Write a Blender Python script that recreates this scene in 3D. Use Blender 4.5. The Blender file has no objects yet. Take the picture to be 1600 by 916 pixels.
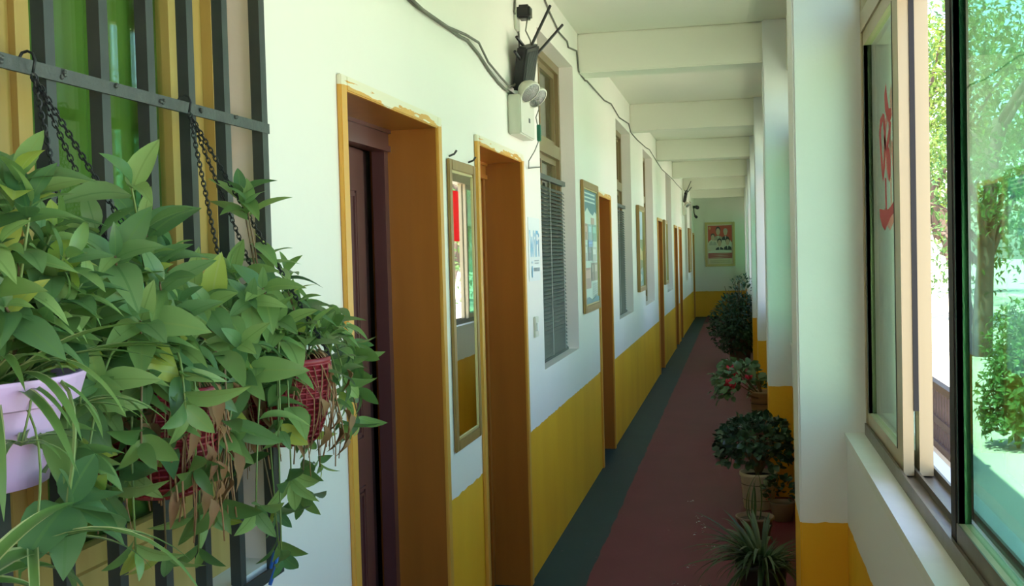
import bpy, bmesh, math, random
from mathutils import Vector, Matrix, Quaternion

S = bpy.context.scene
C = S.collection
PI = math.pi

# ------------------------------------------------------------------ camera
def make_camera():
    yaw, pitch, roll = 0.20461, -0.03412, -0.02599
    cy, sy, cp, sp = math.cos(yaw), math.sin(yaw), math.cos(pitch), math.sin(pitch)
    f = Vector((-sy * cp, cy * cp, sp)); r = Vector((cy, sy, 0)); u = r.cross(f)
    cr, sr = math.cos(roll), math.sin(roll)
    r2 = cr * r + sr * u; u2 = -sr * r + cr * u
    cam = bpy.data.cameras.new('camera'); o = bpy.data.objects.new('camera', cam); C.objects.link(o)
    m = Matrix((r2, u2, -f)).transposed().to_4x4(); m.translation = (0, 0, 1.6)
    o.matrix_world = m
    cam.sensor_width = 36; cam.lens = 36 * 1700 / 1600; cam.clip_start = .02; cam.clip_end = 300
    S.camera = o
make_camera()

# ------------------------------------------------------------------ sky, sun, exposure
W = bpy.data.worlds.new('World'); S.world = W; W.use_nodes = True
wn = W.node_tree.nodes; wl = W.node_tree.links
for n in list(wn): wn.remove(n)
sky = wn.new('ShaderNodeTexSky'); sky.sky_type = 'NISHITA'; sky.sun_disc = False
sky.sun_elevation = math.radians(58); sky.sun_rotation = math.radians(215); sky.dust_density = 1.5; sky.air_density = 1.0
bg = wn.new('ShaderNodeBackground'); bg.inputs['Strength'].default_value = .24
wo = wn.new('ShaderNodeOutputWorld')
wl.new(sky.outputs[0], bg.inputs[0]); wl.new(bg.outputs[0], wo.inputs[0])
sun = bpy.data.lights.new('sun', 'SUN'); sun.energy = 6.5; sun.angle = math.radians(.6); sun.color = (1, .90, .77)
so = bpy.data.objects.new('sun', sun); C.objects.link(so)
so.rotation_euler = Vector((.38, .45, -1.15)).to_track_quat('-Z', 'Y').to_euler()
S.view_settings.view_transform = 'Standard'; S.view_settings.look = 'None'
S.view_settings.gamma = 1; S.view_settings.use_curve_mapping = False
S.view_settings.exposure = 1.95
S.cycles.max_bounces = 12; S.cycles.diffuse_bounces = 7; S.cycles.glossy_bounces = 5
S.cycles.transparent_max_bounces = 20; S.cycles.transmission_bounces = 6

# ------------------------------------------------------------------ materials
def mat(name, col, rough=.6, metal=0.0, noise=None, bump=0.0, bscale=40, spec=.5, coat=0):
    m = bpy.data.materials.new(name); m.use_nodes = True
    nt = m.node_tree; b = nt.nodes['Principled BSDF']
    b.inputs['Base Color'].default_value = (*col, 1); b.inputs['Roughness'].default_value = rough
    b.inputs['Metallic'].default_value = metal; b.inputs['Specular IOR Level'].default_value = spec
    b.inputs['Coat Weight'].default_value = coat
    if noise or bump:
        tc = nt.nodes.new('ShaderNodeTexCoord')
    if noise:
        sc, amt, col2 = noise
        t = nt.nodes.new('ShaderNodeTexNoise'); t.inputs['Scale'].default_value = sc if not isinstance(sc, tuple) else 1
        t.inputs['Detail'].default_value = 5
        if isinstance(sc, tuple):
            mp = nt.nodes.new('ShaderNodeMapping'); mp.inputs['Scale'].default_value = sc
            nt.links.new(tc.outputs['Object'], mp.inputs[0]); nt.links.new(mp.outputs[0], t.inputs['Vector'])
        else: nt.links.new(tc.outputs['Object'], t.inputs['Vector'])
        r = nt.nodes.new('ShaderNodeValToRGB'); r.color_ramp.elements[0].position = .5 - amt; r.color_ramp.elements[1].position = .5 + amt
        r.color_ramp.elements[0].color = (*col, 1); r.color_ramp.elements[1].color = (*col2, 1)
        nt.links.new(t.outputs['Fac'], r.inputs[0]); nt.links.new(r.outputs[0], b.inputs['Base Color'])
    if bump:
        t2 = nt.nodes.new('ShaderNodeTexNoise'); t2.inputs['Scale'].default_value = bscale; t2.inputs['Detail'].default_value = 4
        nt.links.new(tc.outputs['Object'], t2.inputs['Vector'])
        bp = nt.nodes.new('ShaderNodeBump'); bp.inputs['Strength'].default_value = bump; bp.inputs['Distance'].default_value = .01
        nt.links.new(t2.outputs['Fac'], bp.inputs['Height']); nt.links.new(bp.outputs[0], b.inputs['Normal'])
    return m

def math_node(nt, op, a, b=None, c=None):
    n = nt.nodes.new('ShaderNodeMath'); n.operation = op
    for i, v in enumerate((a, b, c)):
        if v is None: continue
        if isinstance(v, (int, float)): n.inputs[i].default_value = v
        else: nt.links.new(v, n.inputs[i])
    return n.outputs[0]

def mixc(nt, f, a, b):
    n = nt.nodes.new('ShaderNodeMix'); n.data_type = 'RGBA'
    if isinstance(f, (int, float)): n.inputs[0].default_value = f
    else: nt.links.new(f, n.inputs[0])
    for i, v in ((6, a), (7, b)):
        if isinstance(v, tuple): n.inputs[i].default_value = (*v, 1)
        else: nt.links.new(v, n.inputs[i])
    return n.outputs[2]

WHITE = (.80, .762, .70)
def dado_mat(name, white=WHITE, yellow=(.80, .44, .012), z0=.72, slope=0.0, y2=(.74, .38, .008)):
    """white distemper above a hand painted yellow dado (paint edge at z0 + slope*y)"""
    m = bpy.data.materials.new(name); m.use_nodes = True
    nt = m.node_tree; b = nt.nodes['Principled BSDF']; b.inputs['Roughness'].default_value = .55
    tc = nt.nodes.new('ShaderNodeTexCoord'); sp = nt.nodes.new('ShaderNodeSeparateXYZ'); nt.links.new(tc.outputs['Object'], sp.inputs[0])
    n1 = nt.nodes.new('ShaderNodeTexNoise'); n1.inputs['Scale'].default_value = 14; n1.inputs['Detail'].default_value = 3
    nt.links.new(tc.outputs['Object'], n1.inputs['Vector'])
    edge = math_node(nt, 'MULTIPLY_ADD', sp.outputs[1], slope, z0)
    edge = math_node(nt, 'MULTIPLY_ADD', n1.outputs['Fac'], .02, edge)
    fac = math_node(nt, 'LESS_THAN', sp.outputs[2], math_node(nt, 'SUBTRACT', edge, .01))
    # vertical brush streaks in the yellow
    mp = nt.nodes.new('ShaderNodeMapping'); mp.inputs['Scale'].default_value = (2.2, 2.2, .7)
    nt.links.new(tc.outputs['Object'], mp.inputs[0])
    n2 = nt.nodes.new('ShaderNodeTexNoise'); n2.inputs['Scale'].default_value = 1.3; n2.inputs['Detail'].default_value = 4
    nt.links.new(mp.outputs[0], n2.inputs['Vector'])
    rp = nt.nodes.new('ShaderNodeValToRGB'); rp.color_ramp.elements[0].position = .4; rp.color_ramp.elements[1].position = .62
    nt.links.new(n2.outputs['Fac'], rp.inputs[0])
    yc = mixc(nt, rp.outputs[0], yellow, y2)
    n3 = nt.nodes.new('ShaderNodeTexNoise'); n3.inputs['Scale'].default_value = 2.2; n3.inputs['Detail'].default_value = 6
    nt.links.new(tc.outputs['Object'], n3.inputs['Vector'])
    wc = mixc(nt, n3.outputs['Fac'], tuple(c * .97 for c in white), tuple(min(1, c * 1.03) for c in white))
    nt.links.new(mixc(nt, fac, wc, yc), b.inputs['Base Color'])
    n4 = nt.nodes.new('ShaderNodeTexNoise'); n4.inputs['Scale'].default_value = 25; n4.inputs['Detail'].default_value = 5
    nt.links.new(tc.outputs['Object'], n4.inputs['Vector'])
    bp = nt.nodes.new('ShaderNodeBump'); bp.inputs['Strength'].default_value = .12; bp.inputs['Distance'].default_value = .01
    nt.links.new(n4.outputs['Fac'], bp.inputs['Height']); nt.links.new(bp.outputs[0], b.inputs['Normal'])
    return m

def floor_mat():
    m = bpy.data.materials.new('painted_floor'); m.use_nodes = True
    nt = m.node_tree; b = nt.nodes['Principled BSDF']; b.inputs['Roughness'].default_value = .62
    tc = nt.nodes.new('ShaderNodeTexCoord'); sp = nt.nodes.new('ShaderNodeSeparateXYZ'); nt.links.new(tc.outputs['Object'], sp.inputs[0])
    n1 = nt.nodes.new('ShaderNodeTexNoise'); n1.inputs['Scale'].default_value = 5; nt.links.new(tc.outputs['Object'], n1.inputs['Vector'])
    lim = math_node(nt, 'MULTIPLY_ADD', n1.outputs['Fac'], .03, -.76)
    fac = math_node(nt, 'LESS_THAN', sp.outputs[0], lim)
    n2 = nt.nodes.new('ShaderNodeTexNoise'); n2.inputs['Scale'].default_value = 3; n2.inputs['Detail'].default_value = 8; nt.links.new(tc.outputs['Object'], n2.inputs['Vector'])
    ma = mixc(nt, n2.outputs['Fac'], (.105, .012, .024), (.15, .024, .040))
    gr = mixc(nt, n2.outputs['Fac'], (.003, .026, .036), (.008, .044, .054))
    col = mixc(nt, fac, ma, gr)
    # small scuffs
    n3 = nt.nodes.new('ShaderNodeTexNoise'); n3.inputs['Scale'].default_value = 30; n3.inputs['Detail'].default_value = 6; nt.links.new(tc.outputs['Object'], n3.inputs['Vector'])
    rp = nt.nodes.new('ShaderNodeValToRGB'); rp.color_ramp.elements[0].position = .70; rp.color_ramp.elements[1].position = .74
    nt.links.new(n3.outputs['Fac'], rp.inputs[0])
    col = mixc(nt, math_node(nt, 'MULTIPLY', rp.outputs[0], .5), col, (.20, .14, .14))
    nt.links.new(col, b.inputs['Base Color']); b.inputs['Specular IOR Level'].default_value = .3
    bp = nt.nodes.new('ShaderNodeBump'); bp.inputs['Strength'].default_value = .15; bp.inputs['Distance'].default_value = .008
    nt.links.new(n2.outputs['Fac'], bp.inputs['Height']); nt.links.new(bp.outputs[0], b.inputs['Normal'])
    return m

def glass_mat(name, tint, f0=.04):
    m = bpy.data.materials.new(name); m.use_nodes = True
    nt = m.node_tree
    for n in list(nt.nodes): nt.nodes.remove(n)
    o = nt.nodes.new('ShaderNodeOutputMaterial'); mx = nt.nodes.new('ShaderNodeMixShader')
    t = nt.nodes.new('ShaderNodeBsdfTransparent'); t.inputs[0].default_value = (*tint, 1)
    g = nt.nodes.new('ShaderNodeBsdfGlossy'); g.inputs['Roughness'].default_value = .02; g.inputs[0].default_value = (.9, .95, .92, 1)
    lw = nt.nodes.new('ShaderNodeLayerWeight'); lw.inputs['Blend'].default_value = .5
    p = math_node(nt, 'POWER', lw.outputs['Facing'], 5)
    f = math_node(nt, 'MULTIPLY_ADD', p, 1 - f0, f0)
    nt.links.new(f, mx.inputs[0]); nt.links.new(t.outputs[0], mx.inputs[1]); nt.links.new(g.outputs[0], mx.inputs[2])
    nt.links.new(mx.outputs[0], o.inputs[0])
    return m

def leaf_mat(name, c1, c2, rib=None, trans=.35, margin=None, rough=.36, per_object=True):
    m = bpy.data.materials.new(name); m.use_nodes = True
    nt = m.node_tree; b = nt.nodes['Principled BSDF']; out = nt.nodes['Material Output']
    b.inputs['Roughness'].default_value = rough
    if per_object:
        oi = nt.nodes.new('ShaderNodeObjectInfo'); rnd = oi.outputs['Random']
    else:
        ge = nt.nodes.new('ShaderNodeNewGeometry'); rnd = ge.outputs['Random Per Island']
    col = mixc(nt, rnd, c1, c2)
    if rib or margin:
        tc = nt.nodes.new('ShaderNodeTexCoord'); sp = nt.nodes.new('ShaderNodeSeparateXYZ'); nt.links.new(tc.outputs['Generated'], sp.inputs[0])
        d = math_node(nt, 'ABSOLUTE', math_node(nt, 'SUBTRACT', sp.outputs[1], .5))
        if margin: col = mixc(nt, math_node(nt, 'GREATER_THAN', d, margin[0]), col, margin[1])
        if rib: col = mixc(nt, math_node(nt, 'LESS_THAN', d, .035), col, rib)
    nt.links.new(col, b.inputs['Base Color'])
    if trans:
        tr = nt.nodes.new('ShaderNodeBsdfTranslucent'); nt.links.new(col, tr.inputs[0])
        mx = nt.nodes.new('ShaderNodeMixShader'); mx.inputs[0].default_value = trans
        nt.links.new(b.outputs[0], mx.inputs[1]); nt.links.new(tr.outputs[0], mx.inputs[2]); nt.links.new(mx.outputs[0], out.inputs[0])
    return m

def trim_mat():
    """ochre varnish with white wall paint smeared down over the upper edge of the head board (z above ~2.07)"""
    m = mat('ochre_trim', (.70, .37, .06), .4, noise=((30, 3, 3), .3, (.62, .30, .04)))
    nt = m.node_tree; b = nt.nodes['Principled BSDF']
    old = b.inputs['Base Color'].links[0].from_socket
    tc = nt.nodes.new('ShaderNodeTexCoord'); sp = nt.nodes.new('ShaderNodeSeparateXYZ'); nt.links.new(tc.outputs['Object'], sp.inputs[0])
    mp = nt.nodes.new('ShaderNodeMapping'); mp.inputs['Scale'].default_value = (3, 3, 26); nt.links.new(tc.outputs['Object'], mp.inputs[0])
    n = nt.nodes.new('ShaderNodeTexNoise'); n.inputs['Scale'].default_value = 1.6; n.inputs['Detail'].default_value = 4; nt.links.new(mp.outputs[0], n.inputs['Vector'])
    e = math_node(nt, 'MULTIPLY_ADD', n.outputs['Fac'], .10, 2.012)
    f = math_node(nt, 'GREATER_THAN', sp.outputs[2], e)
    nt.links.new(mixc(nt, f, old, (.78, .72, .56)), b.inputs['Base Color'])
    return m

M = {}
M['wall'] = dado_mat('wall_paint', z0=.745, slope=-.003)
M['pier'] = dado_mat('pier_paint', white=(.755, .775, .785), z0=.72)
M['ceil'] = mat('ceiling_paint', (.78, .77, .66), .7, noise=(1.5, .3, (.74, .735, .63)), bump=.1, bscale=20)
M['floor'] = floor_mat()
M['sill'] = mat('sill_plaster', (.76, .78, .76), .5, noise=(9, .25, (.68, .71, .70)), bump=.15, bscale=30)
M['dark'] = mat('room_dark', (.25, .25, .23), .8)
M['trim'] = trim_mat()
M['lining'] = mat('brown_lining', (.42, .145, .020), .35, noise=((14, 14, 1.2), .25, (.34, .115, .016)), coat=.15)
M['maroon'] = mat('maroon_steel', (.125, .045, .045), .32, noise=(3, .3, (.10, .034, .037)), coat=.2)
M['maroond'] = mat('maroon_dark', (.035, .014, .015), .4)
M['steel'] = mat('grey_steel', (.35, .35, .34), .35, .8)
M['bar'] = mat('grille_paint', (.026, .033, .031), .45, noise=(18, .25, (.042, .050, .046)))
M['flat'] = mat('flat_bar_paint', (.065, .075, .068), .5, noise=(30, .25, (.045, .052, .048)), bump=.2, bscale=90)
M['gold'] = mat('gold_window_frame', (.52, .36, .11), .45, noise=((40, 40, 2), .3, (.45, .30, .08)))
M['brass'] = mat('bronze_window_frame', (.27, .20, .10), .4, .3)
M['tan'] = mat('tan_aluminium', (.46, .37, .22), .38, .25, noise=((30, 30, 1), .3, (.41, .33, .19)))
M['seal'] = mat('black_gasket', (.012, .011, .010), .6)
M['track'] = mat('brown_track', (.12, .095, .065), .4, .4, noise=(20, .3, (.18, .15, .11)))
M['gglass'] = glass_mat('green_glass', (.51, .81, .66), .06)
M['pglass'] = glass_mat('pale_glass', (.84, .96, .86))
M['cglass'] = glass_mat('clear_glass', (.93, .97, .94))
M['wglass'] = glass_mat('room_window_glass', (.90, .95, .90))
M['mirror'] = mat('mirror_silver', (.86, .92, .88), .015, 1)
M['curtain'] = leaf_mat('green_curtain', (.16, .32, .04), (.16, .32, .04), trans=.3, rough=.8)
M['slat'] = mat('blind_slat', (.06, .075, .064), .45, .2)
M['black'] = mat('black_plastic', (.012, .012, .013), .4)
M['dgrey'] = mat('dark_grey_plastic', (.05, .055, .055), .45)
M['white'] = mat('white_plastic', (.75, .76, .70), .4)
M['cream'] = mat('cream_plastic', (.62, .62, .52), .45)
M['lens'] = mat('ribbed_lens', (.26, .27, .25), .15, .5, bump=.6, bscale=160)
M['cable'] = mat('grey_cable', (.14, .14, .11), .6)
M['greenp'] = mat('green_plastic', (.01, .16, .09), .5)
M['lilac'] = mat('lilac_plastic', (.66, .45, .72), .5, noise=(14, .3, (.58, .40, .64)), bump=.1, bscale=30)
M['redp'] = mat('red_basket_plastic', (.30, .018, .030), .45, noise=(12, .3, (.22, .012, .02)))
M['soil'] = mat('soil', (.035, .024, .016), .9, bump=.6, bscale=60)
M['root'] = mat('dry_root', (.36, .21, .09), .7, noise=(40, .3, (.24, .12, .05)))
M['chain'] = mat('iron_chain', (.03, .035, .035), .5, .5)
M['stem'] = mat('green_stem', (.16, .24, .06), .5)
M['stemd'] = mat('brown_stem', (.16, .11, .05), .6)
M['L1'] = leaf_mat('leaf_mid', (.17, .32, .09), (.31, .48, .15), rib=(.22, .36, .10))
M['L2'] = leaf_mat('leaf_deep', (.085, .21, .075), (.18, .33, .115), rib=(.12, .26, .08))
M['L3'] = leaf_mat('leaf_lime', (.36, .50, .09), (.48, .54, .11), rib=(.40, .52, .14))
M['LS'] = leaf_mat('leaf_striped', (.12, .25, .06), (.18, .33, .08), margin=(.36, (.48, .56, .25)))
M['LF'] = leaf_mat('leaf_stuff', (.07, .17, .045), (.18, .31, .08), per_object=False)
M['LD'] = leaf_mat('leaf_dead', (.20, .105, .04), (.33, .20, .085), trans=.2, rough=.7)
M['LJ'] = leaf_mat('leaf_jade', (.020, .060, .030), (.045, .105, .050), trans=.1, rough=.3)
M['LJS'] = leaf_mat('leaf_jade_stuff', (.018, .050, .026), (.04, .09, .045), trans=.1, rough=.35, per_object=False)
M['LB'] = leaf_mat('leaf_begonia', (.07, .16, .06), (.15, .26, .11), trans=.25)
M['LBush'] = leaf_mat('leaf_bush', (.018, .055, .026), (.05, .12, .055), trans=.2, per_object=False)
M['LT'] = leaf_mat('leaf_tree', (.085, .17, .025), (.24, .33, .06), trans=.45, per_object=False)
M['LT2'] = leaf_mat('leaf_tree_dark', (.05, .13, .035), (.14, .26, .07), trans=.4, per_object=False)
M['bark'] = mat('bark', (.09, .062, .048), .85, noise=(6, .3, (.14, .10, .08)), bump=.6, bscale=14)
M['flower'] = mat('red_petal', (.62, .03, .07), .5)
M['bucketw'] = mat('white_bucket', (.78, .74, .64), .45, noise=(6, .3, (.68, .64, .54)))
M['terra'] = mat('dull_terracotta', (.22, .15, .11), .6, noise=(12, .3, (.16, .11, .085)))
M['wicker'] = mat('tan_wicker', (.52, .36, .20), .6, noise=((4, 4, 60), .3, (.26, .18, .11)))
M['band'] = mat('dark_band', (.06, .05, .04), .6)
M['potred'] = mat('maroon_pot_glaze', (.22, .03, .035), .4)
M['conc'] = mat('pale_concrete', (.64, .59, .50), .8, noise=(1.2, .3, (.57, .53, .45)), bump=.2, bscale=10)
M['fence'] = mat('brown_fence_paint', (.075, .045, .040), .5, noise=(8, .3, (.055, .032, .03)))
M['paper'] = mat('white_paper', (.72, .76, .74), .6)
M['pframe'] = mat('gilt_brown_frame', (.36, .22, .065), .38, .15, noise=((20, 20, 3), .3, (.28, .165, .05)))
M['gframe'] = mat('gilt_frame', (.55, .45, .20), .4, .3)
M['blue'] = mat('blue_plastic', (.02, .12, .42), .4)
M['redpaint'] = mat('red_sticker', (.62, .045, .05), .5)
M['redfilm'] = leaf_mat('red_film', (.52, .05, .06), (.52, .05, .06), trans=.4, rough=.5)
M['plaid'] = mat('red_plaid_cloth', (.45, .06, .07), .8, noise=((120, 120, 120), .1, (.10, .20, .16)))
_flat = {}
def FC(c):
    if c not in _flat: _flat[c] = mat('print_ink', c, .45)
    return _flat[c]

# ------------------------------------------------------------------ mesh helpers
class MB:
    def __init__(s): s.v = []; s.f = []; s.mi = []; s.cm = 0
    def add(s, vs, fs):
        b = len(s.v); s.v += [tuple(x) for x in vs]
        for f in fs: s.f.append(tuple(b + i for i in f)); s.mi.append(s.cm)
    def box(s, x0, x1, y0, y1, z0, z1, rot=None, bev=0):
        if bev:
            bm = bmesh.new(); bmesh.ops.create_cube(bm, size=1)
            for v in bm.verts: v.co = Vector(((x0 + x1) / 2 + v.co.x * (x1 - x0), (y0 + y1) / 2 + v.co.y * (y1 - y0), (z0 + z1) / 2 + v.co.z * (z1 - z0)))
            bmesh.ops.bevel(bm, geom=bm.edges[:], offset=bev, segments=2, affect='EDGES')
            bm.verts.index_update()
            vs = [v.co.copy() for v in bm.verts]; fs = [[v.index for v in f.verts] for f in bm.faces]; bm.free()
        else:
            vs = [Vector(p) for p in ((x0, y0, z0), (x1, y0, z0), (x1, y1, z0), (x0, y1, z0), (x0, y0, z1), (x1, y0, z1), (x1, y1, z1), (x0, y1, z1))]
            fs = [(0, 3, 2, 1), (4, 5, 6, 7), (0, 1, 5, 4), (1, 2, 6, 5), (2, 3, 7, 6), (3, 0, 4, 7)]
        if rot is not None:
            c = Vector(((x0 + x1) / 2, (y0 + y1) / 2, (z0 + z1) / 2)); vs = [c + rot @ (v - c) for v in vs]
        s.add(vs, fs); return s
    def tube(s, pts, r, n=6, cap=True):
        pts = [Vector(p) for p in pts]; N = len(pts); rings = []; up = None
        for i, p in enumerate(pts):
            d = (pts[min(i + 1, N - 1)] - pts[max(i - 1, 0)]).normalized()
            if up is None: up = Vector((0, 0, 1)) if abs(d.z) < .9 else Vector((1, 0, 0))
            a = d.cross(up)
            if a.length < 1e-5: a = d.orthogonal()
            a.normalize(); b = a.cross(d).normalized(); up = b
            rr = r[i] if isinstance(r, (list, tuple)) else r
            rings.append([p + a * (math.cos(2 * PI * k / n) * rr) + b * (math.sin(2 * PI * k / n) * rr) for k in range(n)])
        vs = [v for R in rings for v in R]; fs = []
        for i in range(N - 1):
            for k in range(n):
                fs.append((i * n + k, i * n + (k + 1) % n, (i + 1) * n + (k + 1) % n, (i + 1) * n + k))
        if cap: fs += [tuple(range(n - 1, -1, -1)), tuple((N - 1) * n + k for k in range(n))]
        s.add(vs, fs); return s
    def lathe(s, c, prof, n=24, axis=None, cap0=False, cap1=False, sq=0.0):
        """prof: (radius, height) pairs about axis through c"""
        q = Vector((0, 0, 1)).rotation_difference(Vector(axis)) if axis else Quaternion()
        vs = []
        for r, h in prof:
            for k in range(n):
                a = 2 * PI * k / n
                rr = r
                if sq: rr = r * (1 + sq * (1 / max(abs(math.cos(a)), abs(math.sin(a))) - 1))
                vs.append(Vector(c) + q @ Vector((math.cos(a) * rr, math.sin(a) * rr, h)))
        fs = []
        for i in range(len(prof) - 1):
            for k in range(n):
                fs.append((i * n + k, i * n + (k + 1) % n, (i + 1) * n + (k + 1) % n, (i + 1) * n + k))
        if cap0: fs.append(tuple(range(n - 1, -1, -1)))
        if cap1: fs.append(tuple((len(prof) - 1) * n + k for k in range(n)))
        s.add(vs, fs); return s
    def torus(s, c, R, r, axis=(0, 0, 1), n=20, m=6, arc=2 * PI, a0=0):
        q = Vector((0, 0, 1)).rotation_difference(Vector(axis)); c = Vector(c)
        full = abs(arc - 2 * PI) < 1e-6; N = n if full else n + 1
        vs = []; fs = []
        for i in range(N):
            a = a0 + arc * i / n
            for k in range(m):
                b = 2 * PI * k / m
                vs.append(c + q @ Vector(((R + r * math.cos(b)) * math.cos(a), (R + r * math.cos(b)) * math.sin(a), r * math.sin(b))))
        for i in range(n):
            for k in range(m):
                j = (i + 1) % N
                fs.append((i * m + k, j * m + k, j * m + (k + 1) % m, i * m + (k + 1) % m))
        s.add(vs, fs); return s
    def build(s, name, m, parent=None, smooth=False):
        off = Vector((0, 0, 0))
        if parent is not None:
            q = parent
            while q is not None: off += q.location; q = q.parent
        me = bpy.data.meshes.new(name)
        me.from_pydata([tuple(Vector(v) - off) for v in s.v], [], s.f)
        for x in (m if isinstance(m, list) else [m]): me.materials.append(x)
        if isinstance(m, list):
            for p, i in zip(me.polygons, s.mi): p.material_index = i
        if smooth:
            for p in me.polygons: p.use_smooth = True
        me.update()
        o = bpy.data.objects.new(name, me); C.objects.link(o)
        if parent is not None: o.parent = parent
        return o

def tag(o, label=None, cat=None, group=None, kind=None):
    if label: o['label'] = label
    if cat: o['category'] = cat
    if group: o['group'] = group
    if kind: o['kind'] = kind
    return o
def thing(name, loc, label, cat, group=None):
    o = bpy.data.objects.new(name, None); C.objects.link(o); o.location = loc; o.empty_display_size = .05
    return tag(o, label, cat, group)
def frame_empty(name, loc, parent=None):
    o = bpy.data.objects.new(name, None); C.objects.link(o); o.location = loc; o.empty_display_size = .05
    if parent: o.parent = parent
    return o
def struct(name, mb, m, parent=None):
    o = mb.build(name, m, parent)
    if parent is None: o['kind'] = 'structure'
    return o

# ------------------------------------------------------------------ the place: dimensions
XL, XR, XI, XW = -1.01, .183, .33, .39       # left wall face, pier face, parapet face, window frame face
BAY = 3.58; YE = 26.8; Y0 = -3.58; ZC = 3.06; TH = .24
MAINWIN = (.72, 2.20, .94, 2.80)
WINS = [(5.68, 6.96, .99, 2.80), (9.47, 10.78, 1.02, 2.77), (12.24, 13.62, 1.0, 2.76), (16.15, 17.5, 1.0, 2.76), (21.95, 23.1, 1.0, 2.76), (24.4, 25.6, 1.0, 2.72)]
DOORS = [(2.69, 3.672, 2.085), (4.20, 5.165, 2.085), (8.03, 8.88, 2.07), (14.25, 15.15, 2.05), (18.05, 18.95, 2.04), (19.55, 20.45, 2.04), (25.78, 26.55, 2.03)]
openings = [MAINWIN] + WINS + [(a + .025, b - .025, 0, t - .02) for a, b, t in DOORS]

def wall_x(name, x, xb, y0, y1, z0, z1, ops, m):
    ys = sorted({y0, y1, *[o[0] for o in ops], *[o[1] for o in ops]})
    zs = sorted({z0, z1, *[o[2] for o in ops], *[o[3] for o in ops]})
    inside = lambda y, z: any(o[0] < y < o[1] and o[2] < z < o[3] for o in ops)
    cell = {}
    for i in range(len(ys) - 1):
        for j in range(len(zs) - 1):
            cell[i, j] = not inside((ys[i] + ys[i + 1]) / 2, (zs[j] + zs[j + 1]) / 2)
    mb = MB()
    for (i, j), on in cell.items():
        if not on: continue
        a, b, c, d = ys[i], ys[i + 1], zs[j], zs[j + 1]
        mb.add([(x, a, c), (x, b, c), (x, b, d), (x, a, d)], [(0, 1, 2, 3)])
        mb.add([(xb, a, c), (xb, b, c), (xb, b, d), (xb, a, d)], [(3, 2, 1, 0)])
        if not cell.get((i - 1, j), False): mb.add([(x, a, c), (xb, a, c), (xb, a, d), (x, a, d)], [(3, 2, 1, 0)])
        if not cell.get((i + 1, j), False): mb.add([(x, b, c), (xb, b, c), (xb, b, d), (x, b, d)], [(0, 1, 2, 3)])
        if not cell.get((i, j - 1), False): mb.add([(x, a, c), (xb, a, c), (xb, b, c), (x, b, c)], [(3, 2, 1, 0)])
        if not cell.get((i, j + 1), False): mb.add([(x, a, d), (xb, a, d), (xb, b, d), (x, b, d)], [(0, 1, 2, 3)])
    return struct(name, mb, m)
wall_x('wall_left', XL, XL - TH, Y0, YE, 0, ZC, openings, M['wall'])
struct('floor', MB().box(-4.3, .55, Y0 - .3, YE + .25, -.12, 0), M['floor'])
struct('ceiling', MB().box(-4.5, .75, Y0 - .3, YE + .25, ZC, ZC + .16), M['ceil'])
struct('wall_end', MB().box(-4.5, .55, YE, YE + .24, 0, ZC), dado_mat('end_wall_paint', z0=.62))
struct('wall_start', MB().box(-4.5, .55, Y0 - .24, Y0, 0, ZC), M['wall'])
struct('wall_rooms', MB().box(-4.5, -4.3, Y0, YE, 0, ZC), M['dark'])
for yy in (4.0, 7.16, 11.4, 14.3, 18.0, 21.3, 25.0):
    pass
# parapet, edge beam, piers, cross beams
struct('wall_right', MB().box(XI, .55, Y0, YE, 0, 1.0), M['pier'])
struct('trim_1', MB().box(XI - .006, XW + .01, Y0, YE, .985, 1.012), M['sill'])
struct('trim_2', MB().box(XI, .55, Y0, YE, 2.73, ZC), M['ceil'])
for k in range(-1, 8):
    y = BAY * k
    o = struct('pier', MB().box(XR, .56, max(y, Y0), y + .32, 0, ZC, bev=.006), M['pier'])
    if k > -1: struct('ceiling_beam', MB().box(XL, XR + .01, y + .05, y + .29, 2.80, ZC, bev=.008), M['ceil'])

# ------------------------------------------------------------------ right hand sliding windows
def sash(parent, y0, y1, x0, x1, z0, z1, glass, stile=(.05, .05), rail=.05, near_dark=False):
    mb = MB()
    mb.box(x0, x1, y0, y0 + stile[0], z0, z1); mb.box(x0, x1, y1 - stile[1], y1, z0, z1)
    mb.box(x0, x1, y0 + stile[0], y1 - stile[1], z0, z0 + rail); mb.box(x0, x1, y0 + stile[0], y1 - stile[1], z1 - rail, z1)
    f = mb.build('sash', M['tan'], parent)
    xm = (x0 + x1) / 2
    MB().box(xm - .002, xm + .002, y0 + stile[0], y1 - stile[1], z0 + rail, z1 - rail).build('glass_pane', glass, f)
    g = MB(); t = .008
    for xx in (x0 - .001, ):
        g.box(xx, x1 + .001, y0 + stile[0] - t, y0 + stile[0], z0 + rail, z1 - rail); g.box(xx, x1 + .001, y1 - stile[1], y1 - stile[1] + t * 2, z0 + rail, z1 - rail)
    g.build('gasket', M['seal'], f)
    return f
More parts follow.
